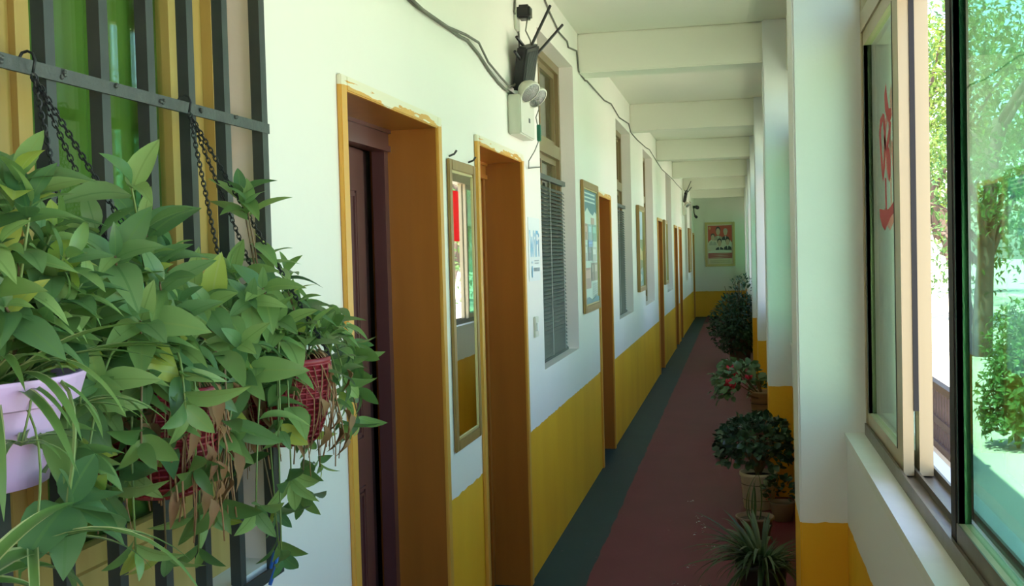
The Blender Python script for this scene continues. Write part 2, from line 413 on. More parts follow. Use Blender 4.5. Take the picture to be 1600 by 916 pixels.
def bay_window(k):
    y0, y1 = BAY * k + .32, min(BAY * (k + 1), YE)
    w = frame_empty('window_%d' % (k + 2), (XW, (y0 + y1) / 2, 1.0)); w['kind'] = 'structure'
    X1 = XW + .09; zb, zt, zh = 1.012, 2.27, 2.73
    mb = MB()
    mb.box(XW, X1, y0, y0 + .035, zb, zh); mb.box(XW, X1, y1 - .035, y1, zb, zh); mb.box(XW, X1, y0 + .035, y1 - .035, zh - .045, zh)
    mb.box(XW - .004, X1, y0 + .035, y1 - .035, zt - .01, zt + .05)
    mb.build('window_frame', M['tan'], w)
    tr = MB(); tr.box(XW - .008, X1, y0 + .035, y1 - .035, zb, zb + .018)
    for xx in (XW - .008, XW + .030, XW + .078): tr.box(xx, xx + .006, y0 + .035, y1 - .035, zb + .018, zb + .036)
    tr.build('bottom_track', M['track'], w)
    L = y1 - y0
    ups = MB(); up = MB()
    for i in range(4):
        a = y0 + .035 + (L - .07) * i / 4; b = y0 + .035 + (L - .07) * (i + 1) / 4
        sash(w, a, b, XW + .025, XW + .06, zt + .05, zh - .045, M['pglass'], (.03, .03), .03)
    xi, xo = (XW + .002, XW + .027), (XW + .040, XW + .072)
    z0, z1 = zb + .022, zt - .004
    if k == 0:
        spec = [(2.80, 3.535, xi, M['pglass'], (.105, .03)), (2.80, 3.54, xo, M['pglass'], (.06, .03)), (1.32, 2.19, xi, M['gglass'], (.05, .075))]
    elif k < 0: spec = []
    elif k % 2:
        spec = [(y0 + .04, y0 + .85, xi, M['gglass'], (.05, .05)), (y0 + .08, y0 + .89, xo, M['pglass'], (.05, .05)), (y1 - .86, y1 - .04, xi, M['pglass'], (.05, .05)), (y1 - .90, y1 - .08, xo, M['gglass'], (.05, .05))]
    else:
        spec = [(y0 + .04, y0 + .86, xi, M['pglass'], (.05, .05)), (y0 + .10, y0 + .90, xo, M['gglass'], (.05, .05)), (y0 + 2.12, y0 + 2.94, xo, M['gglass'], (.05, .05)), (y1 - 1.14, y1 - .32, xi, M['pglass'], (.05, .05))]
    for i, (a, b, (xa, xb), g, st) in enumerate(spec):
        if b > y1: continue
        f = sash(w, a, b, xa, xb, z0, z1, g, st, .05)
        if k == 0 and i == 2:     # dark brown meeting stile and bottom rail on the near sash
            MB().box(xa - .003, xa, b - .060, b - .016, z0, z1).build('meeting_stile', M['seal'], f)
            MB().box(xa - .003, xa, a, b - .068, z0 + .004, z0 + .05).build('bottom_rail', M['track'], f)
        if k == 0 and i == 1:
            MB().box(xa - .013, xa - .0005, a - .003, a + .008, z0 + .16, z1).build('brush_seal', M['seal'], f)
    return w
for k in range(-1, 8): bay_window(k)

# red painted character sticker on the far pane of the near bay
def poly_px(P):
    out = []
    for x, y in P:
        px, py = x, y
        # pane coordinates: along the wall and up (x grows towards the viewer)
        out.append((.3955, 3.075 + (130 - px) * .00414, 2.031 - (py - 100) * .000558 - (px - 130) * .0004))
    return out
mb = MB()
STROKES = [[(135, 95), (128, 150), (130, 220), (140, 265), (150, 285), (158, 255), (157, 215), (147, 215), (140, 160)],
           [(120, 232), (105, 260), (99, 330), (108, 330), (110, 300), (118, 265)], [(99, 330), (103, 420), (109, 520), (116, 565), (117, 500), (111, 420), (108, 330)],
           [(116, 565), (125, 500), (131, 400), (123, 400), (117, 500)], [(131, 400), (131, 320), (126, 240), (120, 232), (118, 265), (123, 330), (123, 400)],
           [(150, 285), (157, 275), (152, 340), (143, 390), (134, 440), (122, 370), (126, 345), (136, 375)], [(134, 440), (143, 390), (153, 450), (152, 530), (146, 560), (138, 510)],
           [(125, 545), (131, 545), (132, 702), (126, 702)], [(165, 640), (152, 670), (132, 700), (95, 708), (97, 750), (110, 790), (122, 802), (132, 770), (150, 720), (167, 690)]]
for P in STROKES:
    q = poly_px(P); n = len(q)
    mb.add(q + [(x + .0006, y, z) for x, y, z in q], [tuple(range(n)), tuple(range(2 * n - 1, n - 1, -1))] + [(i, n + i, n + (i + 1) % n, (i + 1) % n) for i in range(n)])
st = mb.build('window_sticker', M['redfilm'])
tag(st, 'red brush-style written character stuck on the far green window pane', 'sticker')
bn = MB().box(XW - .004, XW - .002, 9.06, 9.32, 1.74, 2.18).build('paper_banner', leaf_mat('red_paper', (.80, .07, .09), (.80, .07, .09), trans=.6, rough=.6))
tag(bn, 'long red paper banner on the corridor window, seen reflected in the wall mirror', 'banner')

# ------------------------------------------------------------------ left wall windows
def room_window(n, op, m, xf, splits, transom, top_curtain=None, bottom=.06, jamb=.05):
    y0, y1, z0, z1 = op
    w = frame_empty('window_%d' % n, (xf, (y0 + y1) / 2, z0)); w['kind'] = 'structure'
    a, b = xf - .05, xf
    mb = MB(); mb.box(a, b, y0, y0 + jamb, z0, z1); mb.box(a, b, y1 - jamb, y1, z0, z1); mb.box(a, b, y0 + jamb, y1 - jamb, z1 - .05, z1); mb.box(a, b, y0 + jamb, y1 - jamb, z0, z0 + bottom)
    mb.box(a - .005, b + .006, y0 + jamb, y1 - jamb, transom - .04, transom + .04)
    mb.build('window_frame', m, w)
    ys = [y0 + jamb] + splits + [y1 - jamb]
    for i in range(len(ys) - 1):
        for (c, d) in ((z0 + bottom, transom - .04), (transom + .04, z1 - .05)):
            s = MB(); t = .035; ya, yb = ys[i], ys[i + 1]; xo = -.012 if i % 2 else 0
            s.box(a + .01 + xo, b - .012 + xo, ya, ya + t, c, d); s.box(a + .01 + xo, b - .012 + xo, yb - t, yb, c, d); s.box(a + .01 + xo, b - .012 + xo, ya + t, yb - t, c, c + t); s.box(a + .01 + xo, b - .012 + xo, ya + t, yb - t, d - t, d)
            f = s.build('sash', m, w)
            MB().box(xf - .034 + xo, xf - .030 + xo, ya + t, yb - t, c + t, d - t).build('glass_pane', M['wglass'], f)
    return w
w0 = room_window(1, MAINWIN, M['gold'], -1.07, [1.03, 1.50, 2.005], 2.32, bottom=.15, jamb=.075)
struct('trim_3', MB().box(-1.07, XL + .004, MAINWIN[0], MAINWIN[1], .935, .952), M['sill'])
for i, op in enumerate(WINS):
    room_window(20 + i, op, M['brass'], -1.10, [(op[0] + op[1]) / 2], 2.24)

def wavy_curtain(y0, y1, z0, z1, x, amp=.022, n=70, waves=9):
    mb = MB(); rows = 2; random.seed(7)
    ph = [random.random() * 6 for _ in range(4)]
    for j in range(rows):
        for i in range(n + 1):
            t = i / n; y = y0 + (y1 - y0) * t
            xx = x + amp * math.sin(t * waves * 2 * PI + ph[0]) + amp * .5 * math.sin(t * waves * 1.37 * 2 * PI + ph[1])
            mb.v.append((xx, y, z0 if j == 0 else z1))
    for i in range(n): mb.f.append((i, i + 1, n + 2 + i, n + 1 + i)); mb.mi.append(0)
    return mb
cu = wavy_curtain(.75, 2.28, .5, 2.78, -1.165).build('window_curtain', M['curtain'], smooth=True)
md = cu.modifiers.new('solid', 'SOLIDIFY'); md.thickness = .002
tag(cu, 'bright green pleated curtain behind the barred window', 'curtain')
for op, nm in ((WINS[0], 'first'), (WINS[1], 'second'), (WINS[2], 'third')):
    c2 = wavy_curtain(op[0] + .02, op[1] - .02, .9, 2.72, -1.30, waves=7).build('window_curtain', mat('dull_curtain', (.16, .20, .15), .8), smooth=True)
    md = c2.modifiers.new('solid', 'SOLIDIFY'); md.thickness = .002
    tag(c2, 'dull grey green curtain behind the %s tall window after the open door' % nm, 'curtain', 'curtains in the tall windows')

def blind(op, top, label, full):
    y0, y1, z0, _ = op
    t = thing('venetian_blind', (-1.078, (y0 + y1) / 2, z0), label, 'blind', 'venetian blinds in the tall windows')
    MB().box(-1.090, -1.064, y0 + .03, y1 - .075, top, top + .03).build('head_rail', M['slat'], t)
    n = int((top - z0 - .03) / .0225)
    ya, yb = y0 + .03, y1 - .075
    rot = Matrix.Rotation(math.radians(58), 3, 'Y')
    me = None
    for i in range(n):
        z = z0 + .03 + i * .0225
        if me is None:
            o = MB().box(-1.090, -1.066, ya, yb, z - .0006, z + .0006, rot=rot).build('slat', M['slat'], t); me = o; zb = z
        else:
            o = me.copy(); C.objects.link(o); o.parent = t; o.location = (0, 0, z - zb)
    for yy in (ya + .12, (ya + yb) / 2, yb - .12): MB().tube([(-1.064, yy, z0 + .02), (-1.064, yy, top)], .0012, 4).build('ladder_cord', M['white'], t)
    MB().box(-1.090, -1.066, ya, yb, z0 + .004, z0 + .02).build('bottom_rail', M['slat'], t)
blind(WINS[0], 2.03, 'green grey venetian blind in the tall window beside the notice', True)
blind(WINS[1], 2.03, 'green grey venetian blind in the tall window past the third door', True)

# ------------------------------------------------------------------ doors
def door(n, y0, y1, zt, ajar=False):
    d = frame_empty('door_%d' % n, (XL, (y0 + y1) / 2, 0)); d['kind'] = 'structure'
    ya, yb, zz = y0 + .045, y1 - .047, zt - .04
    t = MB()
    t.box(XL + .0005, XL + .014, y0, ya, 0, zt, bev=.003).build('architrave', M['trim'], d)
    t = MB(); t.box(XL + .0005, XL + .014, yb, y1, 0, zt, bev=.003).build('architrave', M['trim'], d)
    t = MB(); t.box(XL + .0005, XL + .0145, ya, yb, zz, zt, bev=.003).build('architrave', M['trim'], d)
    xb = XL - TH + .005
    MB().box(xb, XL + .004, ya - .018, ya, 0, zz).build('door_lining', M['lining'], d)
    MB().box(xb, XL + .004, yb, yb + .018, 0, zz).build('door_lining', M['lining'], d)
    MB().box(xb, XL + .004, ya - .018, yb + .018, zz, zz + .016).build('door_lining', M['lining'], d)
    # steel frame set back in the lining
    fx0, fx1 = XL - .215, XL - .17
    f = MB(); f.box(fx0, fx1, ya, ya + .04, 0, zz - .07); f.box(fx0, fx1, yb - .04, yb, 0, zz - .07); f.box(fx0, fx1 + .012, ya, yb, zz - .075, zz - .055); f.box(fx0, fx1 + .004, ya, yb, zz - .055, zz - .012); f.box(fx0, fx1 + .014, ya, yb, zz - .012, zz)
    f.build('steel_frame', M['maroon'] if ajar else M['lining'], d)
    # leaf
    L = (yb - ya) - .085
    lw = .70 if ajar else L
    hx, hy = fx1 - .052, ya + .042
    lf = frame_empty('door_leaf', Vector((hx, hy, .01)) - d.location, d)
    def lb(x0, x1, a, b, c, e, nm, m, bev=0):
        o = MB().box(x0, x1, a, b, c, e, bev=bev)
        me = bpy.data.meshes.new(nm); me.from_pydata([tuple(v) for v in o.v], [], o.f); me.materials.append(m); me.update()
        ob = bpy.data.objects.new(nm, me); C.objects.link(ob); ob.parent = lf; return ob
    m = M['maroon'] if ajar else M['lining']
    lb(0, .045, 0, lw, 0, zz - .09, 'leaf_panel', m, .003)
    for (z0, z1) in ((.12, .85), (1.0, zz - .22)):
        for q in range(2):
            e = .10 + .018 * q
            for (a, b, c, dd) in ((e, e + .010, z0 + e - .1, z1 - e + .1), (lw - e - .010, lw - e, z0 + e - .1, z1 - e + .1), (e, lw - e, z0 + e - .1, z0 + e - .09), (e, lw - e, z1 - e + .09, z1 - e + .1)):
                lb(.044, .051, a, b, c, dd, 'panel_moulding', m)
    if ajar:
        lf.rotation_euler.z = math.radians(2.5)
        # second, narrow leaf folded back inside: its edge with latch plates shows in the gap
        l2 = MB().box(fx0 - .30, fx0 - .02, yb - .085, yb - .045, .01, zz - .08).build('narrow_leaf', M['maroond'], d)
        for z in (.72, 1.18, 1.62): MB().box(fx0 - .05, fx0 - .02, yb - .10, yb - .086, z, z + .12).build('latch_plate', M['maroon'], l2)
        MB().tube([(fx0 - .10, yb - .085, 1.75), (fx0 - .10, yb - .13, 1.75), (fx0 - .06, yb - .14, 1.74)], .008).build('bolt_handle', M['steel'], l2)
    return d
for i, (a, b, t) in enumerate(DOORS): door(i + 1, a, b, t, i == 0)

# ------------------------------------------------------------------ security grille
g = thing('security_grille', (-1.0, 1.5, .92), 'black iron security grille of square bars over the near window', 'grille')
for k in range(-5, 5):
    y = 1.434 + .1425 * k
    MB().box(-1.008, -.986, y, y + .024, .925, 2.86).build('bar', M['bar'], g)
MB().box(-1.006, -.982, 2.168, 2.196, .925, 2.86).build('bar', M['bar'], g)
MB().box(-.986, -.980, .62, 2.200, 1.876, 1.897).build('flat_bar', M['flat'], g)
MB().box(-.986, -.980, .62, 2.200, .925, .950).build('flat_bar', M['bar'], g)
MB().box(-.986, -.980, .62, 2.200, 2.82, 2.845).build('flat_bar', M['flat'], g)
random.seed(3)
wb = MB()
for k in range(-4, 5):
    y = 1.434 + .1425 * k + .03
    for q in range(3): wb.lathe((-.979 + .001 * q, y + random.uniform(-.006, .006), 1.888 + random.uniform(-.005, .005)), [(0.0005, -.004), (.0035, -.002), (.004, 0), (.0025, .003), (.0004, .004)], 6)
wb.build('weld_bead', M['flat'], g)
hk = MB().tube([(-.975, 2.12, .955), (-.965, 2.12, .99), (-.95, 2.10, .995), (-.945, 2.08, .97), (-.955, 2.07, .935)], .004, 6).build('hook', M['blue'])
tag(hk, 'small blue plastic hook on the bottom rail of the grille', 'hook')
cl = MB()
for i in range(5):
    cl.box(-1.06 + i * .002, -1.02, 1.60 + i * .004, 1.70 - i * .003, .953 + i * .012, .964 + i * .012)
cl = cl.build('cloth', M['plaid']); tag(cl, 'folded red plaid cloth on the sill behind the grille', 'cloth')

# ------------------------------------------------------------------ leaves
def blade(w, rows=7, fold=.12, curl=.18, tip=1.0, shape='ovate', wave=0.0):
    vs = []; fs = []
    for i in range(rows + 1):
        t = i / rows
        if shape == 'ovate': h = w * (math.sin(PI * t ** .82) ** .78) * (1 - .12 * t)
        elif shape == 'strap': h = w * min(1, (t * 6 + .45)) * (1 - t ** 3) ** .8
        else: h = w * math.sin(PI * min(1, t ** .8 * .98 + .01)) ** .6
        if i == rows: h = .0005
        x = t; z = -curl * t * t + .04 * math.sin(t * PI)
        if shape == 'strap':
            a = curl * t; x = math.sin(a) / max(curl, 1e-3); z = -(1 - math.cos(a)) / max(curl, 1e-3)
        wv = wave * math.sin(t * 9)
        vs += [(x, -h, z + fold * h * 2 + wv * h), (x, 0, z), (x, h, z + fold * h * 2 - wv * h)]
    for i in range(rows):
        a = i * 3; b = a + 3
        fs += [(a, b, b + 1, a + 1), (a + 1, b + 1, b + 2, a + 2)]
    return vs, fs
def leaf_mesh(name, m, **k):
    v, f = blade(**k); me = bpy.data.meshes.new(name); me.from_pydata(v, [], f); me.materials.append(m)
    for p in me.polygons: p.use_smooth = True
    me.update(); return me
def basis(d, up):
    d = Vector(d).normalized(); n = Vector(up) - d * d.dot(Vector(up))
    if n.length < 1e-3: n = d.orthogonal()
    n.normalize(); y = n.cross(d)
    return Matrix((d, y, n)).transposed().to_4x4()
class Leaves:
    """puts up to `limit` leaves on a thing as parts of their own, joins the rest into one stuff part"""
    def __init__(s, root, limit, stuff_mat, nm='leaf'):
        s.root = root; s.n = 0; s.limit = limit; s.mb = MB(); s.sm = stuff_mat; s.nm = nm
    def put(s, me, p, d, up, L, W=1.0, inner=False):
        m = Matrix.Translation(Vector(p) - s.root.location) @ basis(d, up) @ Matrix.Diagonal((L, L * W, L, 1))
        if not inner and s.n < s.limit:
            o = bpy.data.objects.new(s.nm, me); C.objects.link(o); o.parent = s.root; o.matrix_basis = m; s.n += 1
        else:
            m = Matrix.Translation(s.root.location) @ m
            s.mb.add([m @ v.co for v in me.vertices], [tuple(p.vertices) for p in me.polygons])
    def done(s):
        if s.mb.f:
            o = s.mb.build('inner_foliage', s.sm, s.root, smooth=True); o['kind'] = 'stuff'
def bez(a, b, c, n):
    a, b, c = Vector(a), Vector(b), Vector(c)
    return [a * (1 - t) ** 2 + b * 2 * t * (1 - t) + c * t * t for t in [i / n for i in range(n + 1)]]
OV = [leaf_mesh('leaf_blade', M[k], w=w, curl=c, fold=f, shape='ovate') for k, w, c, f in (('L1', .22, .14, .12), ('L1', .26, .30, .16), ('L2', .22, .22, .10), ('L2', .26, .36, .18), ('L1', .20, .45, .2), ('L3', .24, .22, .12))]
DEAD = leaf_mesh('dead_blade', M['LD'], w=.16, curl=.7, fold=.6, shape='ovate', wave=.6)
STRAP = [leaf_mesh('strap_blade', M['LS'], w=.032, curl=c, fold=.3, rows=10, shape='strap') for c in (.8, 1.3, 1.8)]
STRAPD = [leaf_mesh('strap_blade_dark', leaf_mat('leaf_strap_dark_%d' % i, (.035, .085, .035), (.10, .17, .07), margin=(.40, (.11, .17, .08))), w=.026, curl=c, fold=.3, rows=9, shape='strap') for i, c in enumerate((.7, 1.2, 1.7))]
JADE = [leaf_mesh('jade_blade', M['LJ'], w=w, curl=.1, fold=.1, rows=4, shape='round') for w in (.34, .38)]
BEG = [leaf_mesh('begonia_blade', M['LB'], w=w, curl=.25, fold=.15, rows=4, shape='round', wave=.2) for w in (.36, .42)]

def rnd_dir(rng, zlo=-1, zhi=1):
    a = rng.uniform(0, 2 * PI); z = rng.uniform(zlo, zhi); r = math.sqrt(max(0, 1 - z * z)); return Vector((r * math.cos(a), r * math.sin(a), z))

def chain(mb, a, b, link=.011, r=.0013):
    a, b = Vector(a), Vector(b); n = max(2, int((b - a).length / (link * .8))); d = (b - a).normalized(); p = d.orthogonal().normalized(); q = d.cross(p)
    for i in range(n):
        c = a.lerp(b, (i + .5) / n); ax = p if i % 2 else q; sd = q if i % 2 else p
        pts = []
        for k in range(8):
            t = 2 * PI * k / 8; pts.append(c + d * math.cos(t) * link * .58 + sd * math.sin(t) * link * .34)
        pts.append(pts[0]); mb.tube(pts, r, 4, cap=False)

def trailing_plant(root, rng, c, rimr, tips, limit=290, per=7, size=(.062, .095), inner=160, lean=.35):
    lv = Leaves(root, limit, M['LF'])
    for (x, y, z) in tips:
        tip = Vector((x, y, z)); out = Vector((tip.x - c.x, tip.y - c.y, 0))
        o = out.normalized() if out.length > .01 else Vector((1, 0, 0))
        base = c + o * rimr * .5 + Vector((0, 0, .0))
        if tip.z < c.z: ctl = c + o * (rimr * 1.15 + out.length * .35) + Vector((0, 0, .10 + .12 * rng.random()))
        else: ctl = base.lerp(tip, .5) + Vector((rng.uniform(-.02, .03), rng.uniform(-.02, .02), .03))
        P = bez(base, ctl, tip, 9)
        st = MB().tube(P, [.0028 - .0013 * i / 9 for i in range(10)], 5).build('stem', M['stem'] if rng.random() < .7 else M['stemd'], root, smooth=True)
        d = (P[-1] - P[-3]).normalized()
        hang = d.lerp(Vector((.35, -.15, -.1)), .3).normalized()
        n = (per if tip.z > c.z - .16 else 4) + rng.randint(-1, 1); a0 = rng.random() * 6; sc = rng.uniform(*size)
        for k in range(n):                               # rosette at the shoot tip
            a = a0 + k * 2.4; e1 = hang.orthogonal().normalized(); e2 = hang.cross(e1)
            spread = .45 + .75 * k / n
            dd = hang * math.cos(spread * 1.15) + (e1 * math.cos(a) + e2 * math.sin(a)) * math.sin(spread * 1.15)
            dd += Vector((.12, -.05, -.12 if tip.z < c.z + .05 else .05))
            L = sc * (.6 + .55 * k / n) * rng.uniform(.85, 1.15)
            me = OV[rng.randint(0, 4)] if rng.random() < .9 else OV[5]
            lv.put(me, tip - hang * .006 * k, dd, hang + Vector((.25, -.2, .6)), L, rng.uniform(.85, 1.15))
        for k in range(3, 8):                            # single leaves down the stem
            if rng.random() < .6:
                a = rng.random() * 6; dd = Vector((math.cos(a), math.sin(a), rng.uniform(-.5, .4)))
                lv.put(OV[rng.randint(0, 4)], P[k], dd + Vector((.3, -.2, 0)), (.2, -.2, 1), sc * rng.uniform(.7, 1.05), 1)
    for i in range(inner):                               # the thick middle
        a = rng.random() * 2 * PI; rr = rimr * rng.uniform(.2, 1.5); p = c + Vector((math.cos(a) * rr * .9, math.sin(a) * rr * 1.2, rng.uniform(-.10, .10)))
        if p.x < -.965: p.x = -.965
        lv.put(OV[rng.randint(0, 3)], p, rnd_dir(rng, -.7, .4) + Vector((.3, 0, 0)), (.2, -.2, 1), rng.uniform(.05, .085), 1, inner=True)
    lv.done()

TIPS_B = [(-0.887, 1.877, 1.707), (-0.906, 1.892, 1.732), (-0.865, 1.989, 1.555), (-0.898, 1.992, 1.612), (-0.911, 1.821, 1.521), (-0.864, 1.618, 1.562), (-0.808, 1.71, 1.536), (-0.813, 2.034, 1.468), (-0.889, 2.432, 1.391), (-0.845, 2.252, 1.329), (-0.881, 2.426, 1.225), (-0.896, 2.149, 1.22), (-0.905, 2.238, 1.148), (-0.89, 1.964, 1.114), (-0.79, 1.764, 1.084), (-0.804, 1.698, 1.179), (-0.807, 1.608, 1.314), (-0.808, 1.675, 1.409), (-0.893, 1.731, 1.437), (-0.877, 1.728, 1.348), (-0.832, 1.864, 1.494), (-0.818, 1.964, 1.463), (-0.797, 1.738, 1.556), (-0.908, 1.846, 1.59), (-0.835, 1.603, 1.531), (-0.826, 1.536, 1.416), (-0.849, 1.668, 1.442), (-0.895, 2.308, 1.366), (-0.854, 1.991, 1.511), (-0.907, 1.94, 1.441), (-0.789, 1.628, 1.467)]
TIPS_C = [(-0.779, 1.306, 1.706), (-0.823, 1.409, 1.659), (-0.858, 1.345, 1.65), (-0.773, 1.252, 1.613), (-0.82, 1.463, 1.623), (-0.776, 1.364, 1.577), (-0.781, 1.32, 1.527), (-0.829, 1.488, 1.479), (-0.842, 1.338, 1.475), (-0.816, 1.39, 1.433), (-0.84, 1.258, 1.416), (-0.877, 1.42, 1.374), (-0.857, 1.428, 1.345), (-0.786, 1.183, 1.317), (-0.894, 1.392, 1.277), (-0.894, 1.668, 1.184), (-0.812, 1.48, 1.546), (-0.861, 1.27, 1.548), (-0.825, 1.271, 1.531), (-0.834, 1.38, 1.569), (-0.852, 1.346, 1.571), (-0.76, 1.392, 1.397), (-0.873, 1.526, 1.456), (-0.842, 1.613, 1.198), (-0.872, 1.424, 1.299), (-0.811, 1.44, 1.52), (-0.861, 1.387, 1.506), (-0.85, 1.236, 1.485), (-0.795, 1.233, 1.452), (-0.855, 1.582, 1.308), (-0.822, 1.412, 1.604), (-0.773, 1.41, 1.44), (-0.886, 1.476, 1.461), (-0.891, 1.533, 1.366), (-0.868, 1.282, 1.361)]
TIPS_C += [(-.86, 1.50, 1.16), (-.85, 1.40, 1.19), (-.87, 1.62, 1.13), (-.775, 1.30, 1.365), (-.79, 1.47, 1.30), (-.80, 1.56, 1.22)]
TIPS_B += [(-.80, 1.80, 1.30), (-.80, 1.84, 1.20), (-.87, 2.30, 1.28), (-.89, 2.36, 1.33), (-.86, 2.345, 1.375), (-.85, 2.29, 1.40), (-.87, 2.40, 1.29), (-.87, 2.27, 1.235), (-.86, 2.02, 1.13), (-.88, 2.09, 1.17), (-.87, 1.93, 1.06), (-.92, 2.12, 1.58), (-.90, 2.03, 1.53), (-.91, 2.10, 1.50)]
TIPS_A = [(-0.788, 1.09, 1.708), (-0.806, 1.101, 1.666), (-0.852, 1.21, 1.631), (-0.84, 1.143, 1.6), (-0.859, 1.216, 1.567), (-0.825, 1.215, 1.511), (-0.875, 1.197, 1.521), (-0.796, 1.168, 1.652), (-0.772, 1.156, 1.614), (-0.765, 1.027, 1.559), (-0.792, 1.118, 1.526), (-0.765, 1.129, 1.562), (-0.878, 1.319, 1.477), (-0.845, 1.132, 1.691), (-0.764, 1.077, 1.678), (-0.787, 1.051, 1.628), (-0.831, 1.203, 1.591), (-0.767, 1.172, 1.583), (-0.806, 1.036, 1.65), (-0.782, 1.001, 1.581), (-0.857, 1.305, 1.521)]

def basket_planter(c, r, h, hook, label, tips, seed, per, inner, chain_to, dead=46):
    rng = random.Random(seed)
    root = thing('hanging_planter', (c.x, c.y, c.z - h), label, 'hanging plant', 'hanging planters on the window grille')
    prof = [(.02, -h), (r * .55, -h + .005), (r * .82, -h * .72), (r * .96, -h * .35), (r, -.005), (r * 1.05, 0), (r * 1.05, .008), (r * .93, .008), (r * .90, -.03)]
    MB().lathe(c, prof, 28, cap0=True).build('basket', M['redp'], root, smooth=True)
    wv = MB()
    for i in range(15):
        t = i / 14; z = -h * .92 + t * h * .9; k = (1 - ((-z) / h) ** 2.2) ** .5
        wv.torus(c + Vector((0, 0, z)), r * (.42 + .60 * k), .0028, n=28, m=5)
    for i in range(28):
        a = 2 * PI * i / 28; pts = []
        for q in range(7):
            z = -h * .92 + q / 6 * h * .9; k = (1 - ((-z) / h) ** 2.2) ** .5; rr = r * (.42 + .60 * k) + .001
            pts.append(c + Vector((math.cos(a) * rr, math.sin(a) * rr, z)))
        wv.tube(pts, .0024, 4)
    wv.build('woven_strands', M['redp'], root, smooth=True)
    MB().lathe(c + Vector((0, 0, -.02)), [(.001, .005), (r * .6, .003), (r * .92, -.004)], 18).build('soil', M['soil'], root)
    hk = Vector(hook)
    MB().tube([hk + Vector((.012, 0, -.03)), hk + Vector((.015, .002, -.012)), hk + Vector((.010, .004, -.002)), hk + Vector((.002, .004, .002)), hk + Vector((-.006, .003, .0)), hk + Vector((-.012, .002, -.010)), hk + Vector((-.012, 0, -.020))], .0022, 6).build('hook', M['chain'], root, smooth=True)
    for e in chain_to:
        cm = MB(); chain(cm, hk + Vector((.012, 0, -.032)), e); cm.build('chain', M['chain'], root)
    trailing_plant(root, rng, c, r, tips, per=per, inner=inner)
    dl = Leaves(root, 90, M['LD'], 'dead_leaf')
    for i in range(dead):
        a = rng.random() * 2 * PI; rr = r * rng.uniform(.95, 1.45)
        p = c + Vector((math.cos(a) * rr, math.sin(a) * rr, rng.uniform(-h * .95, .02)))
        if p.x < -.962: p.x = -.962
        dl.put(DEAD, p, Vector((math.cos(a) * .4, math.sin(a) * .4, -1)) + rnd_dir(rng) * .5, (math.cos(a), math.sin(a), .3), rng.uniform(.032, .058), rng.uniform(.8, 1.5))
    rt = MB()
    for i in range(46):
        a = rng.random() * 2 * PI; o = Vector((math.cos(a), math.sin(a), 0)); b = a + rng.uniform(-.5, .5); o2 = Vector((math.cos(b), math.sin(b), 0))
        P = [c + o * r * .8 + Vector((0, 0, .02)), c + o * (r * 1.1) + Vector((0, 0, rng.uniform(0, .02))), c + o2 * (r * rng.uniform(1.08, 1.2)) + Vector((0, 0, -h * .4)), c + o2 * (r * rng.uniform(.8, 1.25)) + Vector((rng.uniform(-.01, .02), 0, -h * rng.uniform(.7, 1.35)))]
        P = [Vector((max(p.x, -.966), p.y, p.z)) for p in P]
        Q = bez(P[0], P[1], P[2], 5)[:-1] + bez(P[2], P[2].lerp(P[3], .5) + Vector((rng.uniform(-.01, .015), rng.uniform(-.01, .01), 0)), P[3], 4)
        rt.tube(Q, rng.uniform(.0009, .0018), 4)
    o = rt.build('dry_roots', M['root'], root, smooth=True); o['kind'] = 'stuff'
    return root
cB = Vector((-.872, 1.985, 1.405)); cC = Vector((-.878, 1.53, 1.405))
basket_planter(cB, .088, .165, (-.978, 1.822, 1.905), 'red woven basket of trailing green plant with dry roots, nearest the open door', TIPS_B, 11, 6, 100,
               [cB + Vector((-.06, -.065, .008)), cB + Vector((.085, .03, .008)), cB + Vector((-.03, .084, .008))], dead=34)
basket_planter(cC, .088, .165, (-.978, 1.375, 1.905), 'red woven basket almost hidden by leafy stems in the middle of the grille', TIPS_C, 12, 5, 90,
               [cC + Vector((-.06, -.065, .008)), cC + Vector((.085, .03, .008)), cC + Vector((-.03, .084, .008))])

# lilac pot with spider plant and broad leaves
cA = Vector((-.855, 1.105, 1.462))
A = thing('hanging_planter', (cA.x, cA.y, cA.z - .115), 'pale lilac plastic pot of striped spider plant and broad leaves at the left edge', 'hanging plant', 'hanging planters on the window grille')
mbp = MB(); mbp.lathe(cA, [(.050, -.115), (.057, -.113), (.072, -.03), (.074, -.022), (.090, -.018), (.098, .010), (.098, .014), (.092, .014), (.086, -.012)], 32, cap0=True, sq=.35)
mbp.build('pot', M['lilac'], A, smooth=False)
MB().lathe(cA, [(.001, -.006), (.05, -.007), (.086, -.010)], 24, sq=.35).build('soil', M['soil'], A)
MB().tube([(-.984, 1.04, 1.47), (-.96, 1.04, 1.452), (-.955, 1.105, 1.449), (-.96, 1.17, 1.452), (-.984, 1.17, 1.47)], .004, 6).build('pot_bracket', M['chain'], A)
rng = random.Random(21)
trailing_plant(A, rng, cA, .07, TIPS_A, limit=190, per=7, inner=70, size=(.065, .095))
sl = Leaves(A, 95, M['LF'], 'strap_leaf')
for i in range(26):
    a = rng.uniform(-1.9, 1.9); d = Vector((math.cos(a), math.sin(a) * .9, rng.uniform(.15, 1.1)))
    sl.put(STRAP[rng.randint(0, 2)], cA + Vector((math.cos(a) * .03, math.sin(a) * .03, 0)), d, (0, 0, 1), rng.uniform(.13, .24), rng.uniform(.9, 1.3))
sl.put(STRAP[0], cA + Vector((.06, -.02, .03)), (.05, .9, .75), (0, 0, 1), .34, 1.3)
